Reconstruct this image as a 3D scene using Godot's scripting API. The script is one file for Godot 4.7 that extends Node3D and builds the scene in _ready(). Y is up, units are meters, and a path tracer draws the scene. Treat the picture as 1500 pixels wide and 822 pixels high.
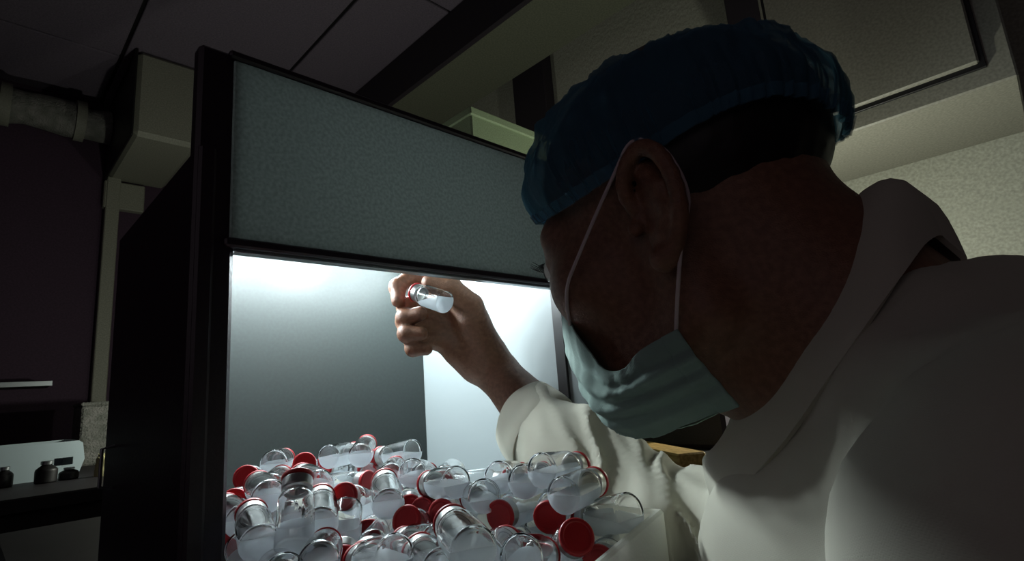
extends Node3D
# A dark preparation room: a lit inspection booth on a bench, a tray heaped with vials, and a worker holding one vial up to the light.
# Heights are counted from the bench top (BENCH metres above the floor); x runs along the booth's face, -z runs into the booth.

const BENCH := 0.76
var mats := {}
var taken := {}

func _ready():
	# ---- camera
	var cam := Camera3D.new()
	cam.name = "camera"
	cam.fov = 54.39
	cam.near = 0.02
	cam.far = 40.0
	var right := Vector3(0.71232, -0.07420, 0.69792).normalized()
	var up := Vector3(-0.08534, 0.97786, 0.19106)
	up = (up - right * up.dot(right)).normalized()
	cam.transform = Transform3D(Basis(right, up, right.cross(up)), Vector3(0, BENCH + 0.16, 0))
	add_child(cam)
	cam.current = true
	# ---- sky and exposure (the room is closed; nothing of the sky enters)
	var env := Environment.new()
	env.background_mode = Environment.BG_COLOR
	env.background_color = Color(0.01, 0.01, 0.012)
	env.ambient_light_source = Environment.AMBIENT_SOURCE_DISABLED
	env.tonemap_mode = Environment.TONE_MAPPER_LINEAR
	env.tonemap_exposure = 1.0
	env.sdfgi_enabled = true
	env.ssao_enabled = true
	env.ssil_enabled = true
	var we := WorldEnvironment.new()
	we.name = "environment"
	we.environment = env
	add_child(we)
	# ---- dim fill light added out of view at the left wall
	var fill_area := AreaLight3D.new()
	fill_area.name = "added_fill_light"
	fill_area.area_size = Vector2(2.0, 1.2)
	fill_area.light_energy = FILL_E
	fill_area.light_color = Color(1.0, 0.92, 0.97)
	fill_area.area_range = 9.0
	fill_area.shadow_enabled = true
	fill_area.position = Vector3(-1.575, BENCH + 0.75, 0.55)
	fill_area.rotation_degrees.y = -90
	add_child(fill_area)
	make_materials()
	room()
	booth()
	surroundings()
	tray()
	vials()
	person()

const TUBE_E := 0.29
const FILL_E := 0.085
const UNSEEN_BENCH_E := 0.23
const UNSEEN_FAR_E := 0.155

# ------------------------------------------------------------------ mesh building
class Mb:
	var v := PackedVector3Array()
	var f := PackedInt32Array()

	func tri(a: int, b: int, c: int):
		f.append(a); f.append(b); f.append(c)

	func tri_out(a: int, b: int, c: int, out: Vector3):
		if (v[c] - v[a]).cross(v[b] - v[a]).dot(out) >= 0.0:
			tri(a, b, c)
		else:
			tri(a, c, b)

	func quad_out(a: int, b: int, c: int, d: int, out: Vector3):
		tri_out(a, b, c, out)
		tri_out(a, c, d, out)

	func box(mid: Vector3, size: Vector3, bevel := 0.0015, turn := Basis()):
		var h := size * 0.5
		var bv: float = min(bevel, min(h.x, min(h.y, h.z)) * 0.6)
		var at := v.size()
		for i in 8:
			var s := Vector3(1 if i & 1 else -1, 1 if i & 2 else -1, 1 if i & 4 else -1)
			for k in 3:
				var p := (h - Vector3.ONE * bv) * s
				p[k] = h[k] * s[k]
				v.append(mid + turn * p)
		for k in 3:
			var u := (k + 1) % 3
			var w := (k + 2) % 3
			for sg in 2:
				var o := Vector3.ZERO
				o[k] = 1 if sg else -1
				var c := []
				for q in [[0, 0], [1, 0], [1, 1], [0, 1]]:
					c.append(at + ((sg << k) | (q[0] << u) | (q[1] << w)) * 3 + k)
				quad_out(c[0], c[1], c[2], c[3], turn * o)
			# chamfers along axis k, between faces u and w
			for su in 2:
				for sw in 2:
					var o2 := Vector3.ZERO
					o2[u] = 1 if su else -1
					o2[w] = 1 if sw else -1
					var c0 := (su << u) | (sw << w)
					var c1 := c0 | (1 << k)
					quad_out(at + c0 * 3 + u, at + c1 * 3 + u, at + c1 * 3 + w, at + c0 * 3 + w, turn * o2)
		for i in 8:
			tri_out(at + i * 3, at + i * 3 + 1, at + i * 3 + 2, turn * Vector3(1 if i & 1 else -1, 1 if i & 2 else -1, 1 if i & 4 else -1))

	# profile: (radius, height) from bottom to top along the outside, closed solids start and end at radius 0
	func lathe(profile: Array, n := 28, frame := Transform3D()):
		var at := v.size()
		for p in profile:
			for i in n:
				var a := TAU * i / n
				v.append(frame * Vector3(cos(a) * p.x, p.y, sin(a) * p.x))
		for j in profile.size() - 1:
			for i in n:
				var i2 := (i + 1) % n
				var a := at + j * n + i
				var b := at + j * n + i2
				var c := at + (j + 1) * n + i2
				var d := at + (j + 1) * n + i
				if profile[j].x > 1e-6:
					tri(a, b, c) if profile[j + 1].x <= 1e-6 else tri(a, b, d)
				if profile[j + 1].x > 1e-6:
					tri(b, c, d) if profile[j].x > 1e-6 else tri(a, c, d)

	func tube(path: Array, radii: Array, n := 12, capped := true):
		var at := v.size()
		var side := Vector3.ZERO
		for j in path.size():
			var t: Vector3 = (path[min(j + 1, path.size() - 1)] - path[max(j - 1, 0)]).normalized()
			if side == Vector3.ZERO:
				side = t.cross(Vector3.UP if absf(t.y) < 0.9 else Vector3.RIGHT).normalized()
			side = (side - t * side.dot(t)).normalized()
			var other := t.cross(side)
			for i in n:
				var a := TAU * i / n
				v.append(path[j] + (side * cos(a) + other * sin(a)) * radii[min(j, radii.size() - 1)])
		for j in path.size() - 1:
			for i in n:
				var i2 := (i + 1) % n
				quad_out(at + j * n + i, at + j * n + i2, at + (j + 1) * n + i2, at + (j + 1) * n + i, v[at + j * n + i] + v[at + (j + 1) * n + i2] - path[j] - path[j + 1])
		if capped:
			for e in [0, path.size() - 1]:
				var m := v.size()
				v.append(path[e])
				for i in n:
					tri_out(m, at + e * n + i, at + e * n + (i + 1) % n, path[e] - path[1 if e == 0 else e - 1])

	# rows of points; a sheet with the given thickness, closed at its rims
	func sheet(rows: Array, thick: float, loop := false):
		var h := rows.size()
		var w: int = rows[0].size()
		var at := v.size()
		var nr := []
		for j in h:
			for i in w:
				var il: int = (i - 1 + w) % w if loop else max(i - 1, 0)
				var ir: int = (i + 1) % w if loop else min(i + 1, w - 1)
				var du: Vector3 = rows[j][ir] - rows[j][il]
				var dv: Vector3 = rows[min(j + 1, h - 1)][i] - rows[max(j - 1, 0)][i]
				nr.append(du.cross(dv).normalized())
		for side in 2:
			for j in h:
				for i in w:
					v.append(rows[j][i] + nr[j * w + i] * thick * (0.5 if side == 0 else -0.5))
		var m := w if loop else w - 1
		for j in h - 1:
			for i in m:
				var q := [j * w + i, j * w + (i + 1) % w, (j + 1) * w + (i + 1) % w, (j + 1) * w + i]
				var o: Vector3 = nr[q[0]] + nr[q[2]]
				quad_out(at + q[0], at + q[1], at + q[2], at + q[3], o)
				quad_out(at + h * w + q[0], at + h * w + q[1], at + h * w + q[2], at + h * w + q[3], -o)
		var ring := []
		for i in m:
			ring.append([i, (i + 1) % w, w if h > 1 else 0])
			ring.append([(h - 1) * w + i, (h - 1) * w + (i + 1) % w, -w])
		if not loop:
			for j in h - 1:
				ring.append([j * w, (j + 1) * w, 1])
				ring.append([j * w + w - 1, (j + 1) * w + w - 1, -1])
		for r in ring:
			quad_out(at + r[0], at + r[1], at + h * w + r[1], at + h * w + r[0], v[at + r[0]] - v[at + r[0] + r[2]])

	func mesh(crease := 40.0) -> ArrayMesh:
		var nt := f.size() / 3
		var fn := PackedVector3Array()
		fn.resize(nt)
		for t in nt:
			fn[t] = (v[f[t * 3 + 2]] - v[f[t * 3]]).cross(v[f[t * 3 + 1]] - v[f[t * 3]])
		var arrays := []
		arrays.resize(Mesh.ARRAY_MAX)
		var vn := PackedVector3Array()
		vn.resize(v.size())
		if crease >= 179.0:
			for t in nt:
				for k in 3:
					vn[f[t * 3 + k]] += fn[t]
			for i in vn.size():
				vn[i] = vn[i].normalized()
			arrays[Mesh.ARRAY_VERTEX] = v
			arrays[Mesh.ARRAY_NORMAL] = vn
			arrays[Mesh.ARRAY_INDEX] = f
		else:
			var around := []
			around.resize(v.size())
			for t in nt:
				for k in 3:
					if around[f[t * 3 + k]] == null:
						around[f[t * 3 + k]] = PackedInt32Array()
					around[f[t * 3 + k]].append(t)
			var lim := cos(deg_to_rad(crease))
			var un := PackedVector3Array()
			for t in nt:
				un.append(fn[t].normalized())
			var ov := PackedVector3Array()
			var on := PackedVector3Array()
			for t in nt:
				for k in 3:
					var n := Vector3.ZERO
					for o in around[f[t * 3 + k]]:
						if un[o].dot(un[t]) > lim:
							n += fn[o]
					ov.append(v[f[t * 3 + k]])
					on.append(n.normalized() if n.length_squared() > 0.0 else un[t])
			arrays[Mesh.ARRAY_VERTEX] = ov
			arrays[Mesh.ARRAY_NORMAL] = on
		var m := ArrayMesh.new()
		m.add_surface_from_arrays(Mesh.PRIMITIVE_TRIANGLES, arrays)
		return m


func numbered(called: String) -> String:
	taken[called] = taken.get(called, -1) + 1
	return called if taken[called] == 0 else "%s_%03d" % [called, taken[called]]

func tag(o: Node3D, label := "", category := "", group := "", kind := ""):
	for pair in [["label", label], ["category", category], ["group", group], ["kind", kind]]:
		if pair[1]:
			o.set_meta(pair[0], pair[1])

func thing(called: String, label: String, category: String, at := Vector3.ZERO, group := "") -> Node3D:
	var o := Node3D.new()
	o.name = numbered(called)
	o.position = at
	tag(o, label, category, group)
	add_child(o)
	return o

func part(parent: Node3D, called: String, shape, m: Material, crease := 40.0, label := "") -> MeshInstance3D:
	var o := MeshInstance3D.new()
	o.name = called
	o.mesh = shape.mesh(crease) if shape is Mb else shape
	o.material_override = m
	o.cast_shadow = GeometryInstance3D.SHADOW_CASTING_SETTING_ON
	if label:
		o.set_meta("label", label)
	parent.add_child(o, true)
	return o

func struct(called: String, shape, m: Material, label := "") -> MeshInstance3D:
	var o := part(self, called, shape, m)
	tag(o, label, "", "", "structure")
	return o

func one_box(mid: Vector3, size: Vector3, bevel := 0.0015, turn := Basis()) -> Mb:
	var b := Mb.new()
	b.box(mid, size, bevel, turn)
	return b

# a box from one corner to the other
func span_box(lo: Vector3, hi: Vector3, bevel := 0.0015) -> Mb:
	return one_box((lo + hi) * 0.5, (hi - lo).abs(), bevel)

func catmull(p: Array, t: float) -> Vector3:
	var n := p.size() - 1
	var i: int = clampi(int(t), 0, n - 1)
	var u := t - i
	return (p[i] as Vector3).cubic_interpolate(p[i + 1], p[max(i - 1, 0)], p[min(i + 2, n)], u)

func smooth_path(p: Array, n: int) -> Array:
	var out := []
	for i in n + 1:
		out.append(catmull(p, float(i) / n * (p.size() - 1)))
	return out

# ------------------------------------------------------------------ materials
func noise_texture(freq: float, octaves: int, lo: Color, hi: Color, sd: int, size := 512, kind := FastNoiseLite.TYPE_SIMPLEX_SMOOTH, mid := 0.5) -> NoiseTexture2D:
	var n := FastNoiseLite.new()
	n.noise_type = kind
	n.seed = sd
	n.frequency = freq
	n.fractal_octaves = octaves
	var t := NoiseTexture2D.new()
	t.width = size
	t.height = size
	t.seamless = true
	t.noise = n
	var g := Gradient.new()
	g.offsets = PackedFloat32Array([clampf(mid - 0.35, 0, 1), clampf(mid + 0.35, 0, 1)])
	g.colors = PackedColorArray([lo, hi])
	t.color_ramp = g
	return t

func weave_texture(size: int, threads: int, twill: bool) -> ImageTexture:
	var im := Image.create(size, size, false, Image.FORMAT_RGB8)
	for y in size:
		for x in size:
			var u := float(x) / size * threads
			var w := float(y) / size * threads
			var a := absf(sin(PI * u))
			var b := absf(sin(PI * w))
			var over := (int(u) + int(w)) % 2 == 0 if not twill else (int(u) + int(w)) % 3 != 0
			var h := a * 0.8 + 0.2 if over else b * 0.8
			im.set_pixel(x, y, Color(h, h, h))
	return ImageTexture.create_from_image(im)

func mat(called: String, color: Color, rough := 0.6, metal := 0.0) -> StandardMaterial3D:
	var m := StandardMaterial3D.new()
	m.resource_name = called
	m.albedo_color = color
	m.roughness = rough
	m.metallic = metal
	mats[called] = m
	return m

func grain(m: StandardMaterial3D, tex: Texture2D, per_metre: float):
	m.albedo_texture = tex
	m.uv1_triplanar = true
	m.uv1_scale = Vector3.ONE * per_metre

func relief(m: StandardMaterial3D, tex: Texture2D, per_metre: float, cm: float):
	m.heightmap_enabled = true
	m.heightmap_texture = tex
	m.heightmap_scale = cm
	m.uv1_triplanar = true
	m.uv1_scale = Vector3.ONE * per_metre

func make_materials():
	var speck := noise_texture(0.16, 3, Color(0.84, 0.84, 0.84), Color(1, 1, 1), 3)
	var blotch := noise_texture(0.012, 4, Color(0.75, 0.78, 0.75), Color(1, 1, 1), 8)
	var rough_tex := noise_texture(0.06, 3, Color(0, 0, 0), Color(1, 1, 1), 5)
	var m := mat("ceiling_board", Color(0.46, 0.42, 0.47), 0.9)
	grain(m, speck, 1.3); relief(m, rough_tex, 1.3, 0.15)
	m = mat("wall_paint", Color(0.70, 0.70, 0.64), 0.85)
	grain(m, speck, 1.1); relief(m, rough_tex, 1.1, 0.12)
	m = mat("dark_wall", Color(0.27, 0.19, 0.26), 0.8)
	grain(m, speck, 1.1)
	m = mat("floor_vinyl", Color(0.13, 0.115, 0.13), 0.5)
	grain(m, blotch, 0.7)
	m = mat("beam_paint", Color(0.44, 0.45, 0.38), 0.8)
	grain(m, speck, 1.2)
	m = mat("beam_dark", Color(0.15, 0.12, 0.15), 0.8)
	m = mat("cabinet_paint", Color(0.58, 0.57, 0.52), 0.55)
	grain(m, speck, 1.4)
	m = mat("seal_dark", Color(0.07, 0.065, 0.07), 0.5)
	m = mat("booth_black", Color(0.13, 0.075, 0.12), 0.45)
	relief(m, rough_tex, 6.0, 0.01)
	m = mat("black_backing", Color(0.12, 0.145, 0.14), 0.5)
	grain(m, speck, 2.2)
	m = mat("white_backing", Color(0.50, 0.53, 0.535), 0.6)
	m = mat("booth_panel", Color(0.56, 0.585, 0.575), 0.5)
	grain(m, speck, 3.0)
	m.backlight_enabled = true
	m.backlight = Color(0.80, 0.80, 0.80)
	m = mat("steel", Color(0.62, 0.64, 0.65), 0.35, 0.9)
	m = mat("tube_glass", Color(0.95, 0.97, 1.0), 0.4)
	m.emission_enabled = true
	m.emission = Color(0.93, 0.98, 1.0)
	m.emission_energy_multiplier = 28.0
	m = mat("added_fill_pane", Color(0.10, 0.10, 0.11), 0.3)  # faint glow for the added fill pane
	m.emission_enabled = true
	m.emission = Color(1.0, 0.92, 0.97)
	m.emission_energy_multiplier = 0.08
	m = mat("duct_paint", Color(0.60, 0.60, 0.54), 0.6)
	grain(m, speck, 1.5)
	m = mat("pipe_wrap", Color(0.55, 0.54, 0.52), 0.8)
	grain(m, blotch, 3.0); relief(m, rough_tex, 3.0, 0.4)
	m = mat("tray_foam", Color(0.93, 0.93, 0.90), 0.6)
	m.backlight_enabled = true
	m.backlight = Color(1.1, 1.1, 1.08)
	relief(m, rough_tex, 12.0, 0.02)
	m = mat("bin_plastic", Color(0.66, 0.72, 0.74), 0.5)
	m = mat("bench_top", Color(0.16, 0.15, 0.16), 0.5)
	grain(m, blotch, 2.0)
	m = mat("bench_dark", Color(0.10, 0.08, 0.10), 0.6)
	var wood := noise_texture(0.02, 4, Color(0.82, 0.76, 0.66), Color(1, 1, 1), 14)
	m = mat("tan_wood", Color(0.90, 0.76, 0.50), 0.55)
	grain(m, wood, 3.0)
	m.uv1_scale = Vector3(12, 12, 2)
	m = mat("dark_case", Color(0.30, 0.27, 0.30), 0.6)
	grain(m, speck, 3.0)
	m = mat("green_box", Color(0.68, 0.76, 0.60), 0.7)
	grain(m, speck, 3.0)
	m = mat("paper_bag", Color(0.70, 0.68, 0.50), 0.8)
	# vials
	m = mat("vial_glass", Color(1.0, 1.0, 1.0, 0.0), 0.0)
	m.transparency = BaseMaterial3D.TRANSPARENCY_ALPHA
	m.refraction_enabled = true
	m.refraction_scale = 0.045
	m = mat("vial_liquid", Color(0.93, 0.955, 0.97, 0.88), 0.3)
	m.transparency = BaseMaterial3D.TRANSPARENCY_ALPHA
	m.clearcoat_enabled = true
	m.clearcoat = 1.0
	m.clearcoat_roughness = 0.04
	m.backlight_enabled = true
	m.backlight = Color(1.1, 1.13, 1.15)
	m = mat("crimp_metal", Color(0.80, 0.80, 0.79), 0.28, 1.0)
	m = mat("cap_red", Color(0.64, 0.05, 0.085), 0.42)
	m = mat("rubber_grey", Color(0.30, 0.30, 0.31), 0.7)
	# the worker
	var skin_tone := noise_texture(0.03, 4, Color(0.80, 0.76, 0.74), Color(1, 1, 1), 21)
	var pores := noise_texture(0.16, 3, Color(0, 0, 0), Color(1, 1, 1), 22)
	m = mat("skin", Color(0.54, 0.385, 0.295), 0.5)
	grain(m, skin_tone, 12.0); relief(m, pores, 12.0, 0.03)
	m.subsurf_scatter_enabled = true
	m.subsurf_scatter_strength = 0.12
	m = mat("nail", Color(0.66, 0.46, 0.38), 0.3)
	m = mat("hair", Color(0.035, 0.028, 0.028), 0.5)
	m = mat("net", Color(0.24, 0.39, 0.47, 0.50), 0.75)
	m.transparency = BaseMaterial3D.TRANSPARENCY_ALPHA
	m.backlight_enabled = true
	m.backlight = Color(0.5, 0.75, 0.85)
	m = mat("net_band", Color(0.28, 0.50, 0.60, 0.30), 0.8)
	m.transparency = BaseMaterial3D.TRANSPARENCY_ALPHA
	m = mat("mask_cloth", Color(0.51, 0.60, 0.57), 0.85)
	relief(m, weave_texture(128, 32, false), 40.0, 0.01)
	m.backlight_enabled = true
	m.backlight = Color(0.3, 0.36, 0.35)
	m = mat("elastic", Color(0.78, 0.72, 0.72), 0.8)
	m = mat("coat_cloth", Color(0.72, 0.71, 0.65), 0.88)
	relief(m, weave_texture(128, 32, true), 55.0, 0.006)
	m.rim_enabled = true
	m.rim = 0.3
	m = mat("button", Color(0.75, 0.74, 0.70), 0.4)
	m = mat("trousers", Color(0.12, 0.12, 0.15), 0.9)
	m = mat("shoe_black", Color(0.04, 0.04, 0.04), 0.4)
	m = mat("stool_seat", Color(0.10, 0.10, 0.11), 0.6)
	m = mat("eye_white", Color(0.80, 0.78, 0.74), 0.15)
	m = mat("eye_dark", Color(0.05, 0.03, 0.02), 0.1)

# ------------------------------------------------------------------ the room
func y(h: float) -> float:
	return BENCH + h

func room():
	var top := 1.84
	struct("floor", span_box(Vector3(-1.7, -0.1, -3.52), Vector3(2.1, 0.0, 1.9), 0.0), mats.floor_vinyl)
	# ceiling: a slab with separate boards under it, joints between
	var slab := struct("ceiling", span_box(Vector3(-1.7, y(top) + 0.012, -3.52), Vector3(2.1, y(top) + 0.12, 1.9), 0.0), mats.seal_dark)
	var xs := [-1.6, -0.27, 0.395, 1.05, 2.0]
	var zs := [-3.42, -2.875, -1.66, -0.44, 0.78, 1.8]
	for i in xs.size() - 1:
		for k in zs.size() - 1:
			part(slab, "ceiling_panel", span_box(Vector3(xs[i] + 0.008, y(top), zs[k] + 0.006), Vector3(xs[i + 1] - 0.008, y(top) + 0.014, zs[k + 1] - 0.006), 0.003), mats.ceiling_board)
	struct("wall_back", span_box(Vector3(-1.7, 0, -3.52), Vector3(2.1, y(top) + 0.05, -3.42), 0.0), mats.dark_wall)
	struct("wall_right", span_box(Vector3(2.0, 0, -3.45), Vector3(2.1, y(top) + 0.05, 1.9), 0.0), mats.wall_paint)
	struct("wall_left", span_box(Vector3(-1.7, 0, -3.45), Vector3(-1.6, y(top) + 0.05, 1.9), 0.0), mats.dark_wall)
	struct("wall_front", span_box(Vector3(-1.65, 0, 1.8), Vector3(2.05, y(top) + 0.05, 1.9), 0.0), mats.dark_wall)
	# dim glowing pane added for fill in the left wall, out of view
	var wn := struct("added_window_1", span_box(Vector3(-1.603, y(0.15), -0.45), Vector3(-1.596, y(1.35), 1.55), 0.0), mats.added_fill_pane, "added dim fill window in the left wall")
	for q in [[0.10, 0.16, -0.50, 1.60], [1.34, 1.40, -0.50, 1.60]]:
		part(wn, "frame", span_box(Vector3(-1.605, y(q[0]), q[2]), Vector3(-1.585, y(q[1]), q[3]), 0.003), mats.beam_dark)
	for z in [-0.475, 0.55, 1.575]:
		part(wn, "frame", span_box(Vector3(-1.605, y(0.16), z - 0.025), Vector3(-1.585, y(1.34), z + 0.025), 0.003), mats.beam_dark)
	# the boxed beam that runs along the ceiling, and the dark posts on the right wall
	var beam := struct("trim_1", span_box(Vector3(1.43, y(1.66), -3.42), Vector3(1.80, y(top), 1.0), 0.006), mats.beam_paint, "boxed beam along the ceiling")
	part(beam, "edge_strip", span_box(Vector3(1.405, y(1.62), -3.42), Vector3(1.43, y(top), 1.0), 0.002), mats.beam_dark)  # dark tone stands for the shade on the beam's left face
	struct("trim_2", span_box(Vector3(1.93, 0, -1.80), Vector3(2.0, y(top), -1.58), 0.004), mats.beam_dark, "dark post on the right wall")
	struct("trim_3", span_box(Vector3(1.60, y(0.75), -0.555), Vector3(2.0, y(top), -0.455), 0.004), mats.beam_dark, "dark upright beside the wall cabinet")

# ------------------------------------------------------------------ the inspection booth
const BX0 := 0.106   # outer left, inner left, right wall, front, back
const BX1 := 0.128
const BX2 := 0.50
const BZ0 := -0.418
const BZ1 := -0.70

func booth():
	var b := thing("inspection_booth", "black-framed light booth with a grey front panel above its lit opening, standing on the bench", "light booth", Vector3(0, BENCH, 0))
	part(b, "back_panel", span_box(Vector3(BX0 + 0.046, 0, BZ1 - 0.012), Vector3(BX2, 0.385, BZ1), 0.001), mats.black_backing, 40, "dark grey back panel")
	part(b, "side_panel", span_box(Vector3(BX0, 0, BZ1), Vector3(BX0 + 0.012, 0.352, BZ0 + 0.006), 0.002), mats.booth_black, 40, "black left side panel")
	part(b, "side_panel", span_box(Vector3(BX2, 0, BZ1 - 0.012), Vector3(BX2 + 0.012, 0.352, -0.337), 0.001), mats.white_backing, 40, "white right side panel")
	part(b, "base_plate", span_box(Vector3(BX0 + 0.012, 0, BZ1), Vector3(BX2, 0.006, BZ0), 0.001), mats.white_backing)
	var roof := part(b, "roof", span_box(Vector3(BX0 + 0.046, 0.386, BZ1 - 0.006), Vector3(BX2 + 0.006, 0.391, -0.585), 0.001), mats.white_backing)
	# front frame
	part(b, "stile", span_box(Vector3(BX0 - 0.002, 0, BZ0 - 0.012), Vector3(BX1 + 0.004, 0.4345, BZ0 + 0.004), 0.003), mats.booth_black)
	part(b, "stile", span_box(Vector3(BX2 - 0.003, 0, BZ0 - 0.012), Vector3(BX2 + 0.0005, 0.352, BZ0 + 0.004), 0.001), mats.seal_dark, 40, "narrow right post")
	var panel := part(b, "front_panel", span_box(Vector3(BX1, 0.2830, BZ0 + 0.001), Vector3(BX2 - 0.002, 0.428, BZ0 + 0.006), 0.001), mats.booth_panel, 40, "grey frosted front panel")
	part(panel, "gasket", span_box(Vector3(BX1 - 0.004, 0.428, BZ0 - 0.006), Vector3(BX2, 0.4345, BZ0 + 0.009), 0.0015), mats.booth_black)
	part(panel, "gasket", span_box(Vector3(BX1 - 0.004, 0.2765, BZ0 - 0.006), Vector3(BX2, 0.2835, BZ0 + 0.009), 0.0015), mats.booth_black)
	part(panel, "lip", span_box(Vector3(BX1 + 0.005, 0.2740, BZ0 - 0.006), Vector3(BX2 - 0.004, 0.2768, BZ0 + 0.003), 0.0005), mats.steel)
	# lamp inside, under the roof behind the front panel
	var lamp := part(b, "lamp_housing", span_box(Vector3(BX1 + 0.026, 0.376, -0.650), Vector3(BX2 - 0.02, 0.386, -0.600), 0.003), mats.white_backing)
	var t := Mb.new()
	t.tube([Vector3(BX1 + 0.035, 0.3600, -0.622), Vector3(BX2 - 0.035, 0.3600, -0.622)], [0.012], 16)
	part(lamp, "tube", t, mats.tube_glass)
	for x in [BX1 + 0.032, BX2 - 0.028]:
		part(lamp, "socket", span_box(Vector3(x - 0.007, 0.346, -0.636), Vector3(x + 0.007, 0.377, -0.608), 0.002), mats.tray_foam)
	for i in 6:
		var l := OmniLight3D.new()
		l.name = "booth_tube_light"
		l.light_energy = TUBE_E / 6.0
		l.light_color = Color(0.93, 0.985, 1.0)
		l.light_size = 0.0115
		l.omni_range = 8.0
		l.omni_attenuation = 2.0
		l.shadow_enabled = true
		l.position = Vector3(lerpf(BX1 + 0.055, BX2 - 0.055, i / 5.0), 0.360, -0.622)
		b.add_child(l, true)
	# slim steel bar added for the bright glint on the black side
	var h := Mb.new()
	h.tube([Vector3(BX0, 0.098, -0.650), Vector3(BX0 - 0.010, 0.100, -0.650), Vector3(BX0 - 0.010, 0.134, -0.650), Vector3(BX0, 0.136, -0.650)], [0.0016], 10)
	part(b, "glint_bar", h, mats.steel)

# ------------------------------------------------------------------ what stands around it
func surroundings():
	var w := thing("work_bench", "long grey-topped work bench under the booth and the tray", "bench")
	part(w, "bench_top", span_box(Vector3(0.05, y(-0.035), -1.22), Vector3(1.98, y(0), -0.185), 0.004), mats.bench_top)
	for x in [0.10, 1.0, 1.92]:
		for z in [-1.18, -0.24]:
			part(w, "leg", span_box(Vector3(x - 0.025, 0, z - 0.025), Vector3(x + 0.025, y(-0.034), z + 0.025), 0.003), mats.bench_dark)
	part(w, "modesty_panel", span_box(Vector3(0.10, 0.15, -1.195), Vector3(1.90, y(-0.036), -1.18), 0.001), mats.bench_dark)
	var d := thing("ceiling_duct_box", "pale boxed unit with a dark side, under the ceiling at the far wall", "duct box", Vector3(0, BENCH, 0))
	part(d, "body", span_box(Vector3(0.44, 1.415, -3.42), Vector3(0.71, 1.838, -2.76), 0.02), mats.duct_paint)
	part(d, "side_plate", span_box(Vector3(0.43, 1.405, -3.42), Vector3(0.4395, 1.838, -2.75), 0.003), mats.seal_dark, 40, "black side plate")
	var p := thing("wrapped_pipe", "thick pale wrapped pipe running along the far wall into the boxed unit", "pipe", Vector3(0, BENCH, 0))
	var pb := Mb.new()
	var path := []
	var rad := []
	for i in 25:
		path.append(Vector3(-1.6 + 2.025 * i / 24.0, 1.66 + 0.006 * sin(i * 1.3), -3.30))
		rad.append(0.085 + 0.008 * sin(i * 2.1))
	pb.tube(path, rad, 20)
	part(p, "insulation", pb, mats.pipe_wrap, 60)
	for x in [0.02, 0.30]:
		var cl := Mb.new()
		cl.tube([Vector3(x - 0.02, 1.66, -3.30), Vector3(x + 0.02, 1.66, -3.30)], [0.102], 20)
		part(p, "clamp", cl, mats.duct_paint)
	# the wall cabinet on the right
	var c := thing("wall_cabinet", "pale wall cabinet with a framed door hung high on the right wall", "cabinet", Vector3(0, BENCH, 0))
	part(c, "body", span_box(Vector3(1.57, 0.745, -0.450), Vector3(2.0, 1.52, 0.035), 0.004), mats.cabinet_paint)
	var dr := part(c, "door", span_box(Vector3(1.55, 0.80, -0.430), Vector3(1.568, 1.46, -0.020), 0.004), mats.cabinet_paint)
	part(dr, "door_seal", span_box(Vector3(1.562, 0.788, -0.440), Vector3(1.5715, 1.47, -0.010), 0.001), mats.seal_dark)
	# tall pale storage unit that shows over the booth
	var g := thing("storage_unit", "pale green storage unit whose top corner shows above the booth, behind the head", "storage unit", Vector3(0, BENCH, 0))
	part(g, "body", span_box(Vector3(0.815, 0.0, -1.08), Vector3(1.10, 0.826, -0.905), 0.004), mats.green_box)
	part(g, "lid", span_box(Vector3(0.811, 0.818, -1.084), Vector3(1.104, 0.840, -0.900), 0.003), mats.green_box)
	# an unseen lamp placed behind the worker's head: it lights the cabinet, the wall and the ceiling
	unseen_lamp("unseen lamp behind the head, lighting the wall cabinet and right wall", Vector3(1.42, BENCH, -0.42), 0.255, UNSEEN_BENCH_E)
	# tan wooden bar and dark case right of the booth
	var s := thing("wooden_bar", "tan wooden bar lying on the bench to the right of the booth behind the sleeve", "wooden bar", Vector3(1.02, BENCH, -0.65))
	part(s, "bar", one_box(Vector3(0, 0.014, 0), Vector3(0.055, 0.028, 0.36), 0.003), mats.tan_wood)
	s.rotation.y = -0.588
	var k := thing("dark_case", "dark grey equipment case on the bench beyond the wooden bar", "equipment case", Vector3(1.30, BENCH, -0.82))
	part(k, "body", one_box(Vector3(0, 0.075, 0), Vector3(0.22, 0.15, 0.52), 0.008), mats.dark_case)
	part(k, "lid", one_box(Vector3(0, 0.156, 0), Vector3(0.225, 0.012, 0.525), 0.004), mats.dark_case)
	far_bench()

func unseen_lamp(label: String, at: Vector3, height: float, energy: float):  # lamps out of view, placed for what they light
	var q := thing("unseen_bench_lamp", label, "lamp", at)
	var foot := Mb.new()
	foot.lathe([Vector2(0, 0), Vector2(0.06, 0), Vector2(0.065, 0.004), Vector2(0.062, 0.012), Vector2(0.012, 0.018), Vector2(0.008, 0.02), Vector2(0.008, height - 0.015), Vector2(0, height - 0.013)], 24)
	part(q, "stand", foot, mats.seal_dark)
	var tb := Mb.new()
	tb.tube([Vector3(-0.05, height, 0.03), Vector3(0.05, height, -0.03)], [0.012], 14)
	part(q, "tube", tb, mats.tube_glass)
	var ql := OmniLight3D.new()
	ql.name = "unseen_bench_light"
	ql.light_energy = energy
	ql.light_color = Color(0.97, 0.98, 0.90)
	ql.light_size = 0.011
	ql.omni_range = 8.0
	ql.omni_attenuation = 2.0
	ql.shadow_enabled = true
	ql.position = Vector3(0, height, 0)
	q.add_child(ql)

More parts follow.
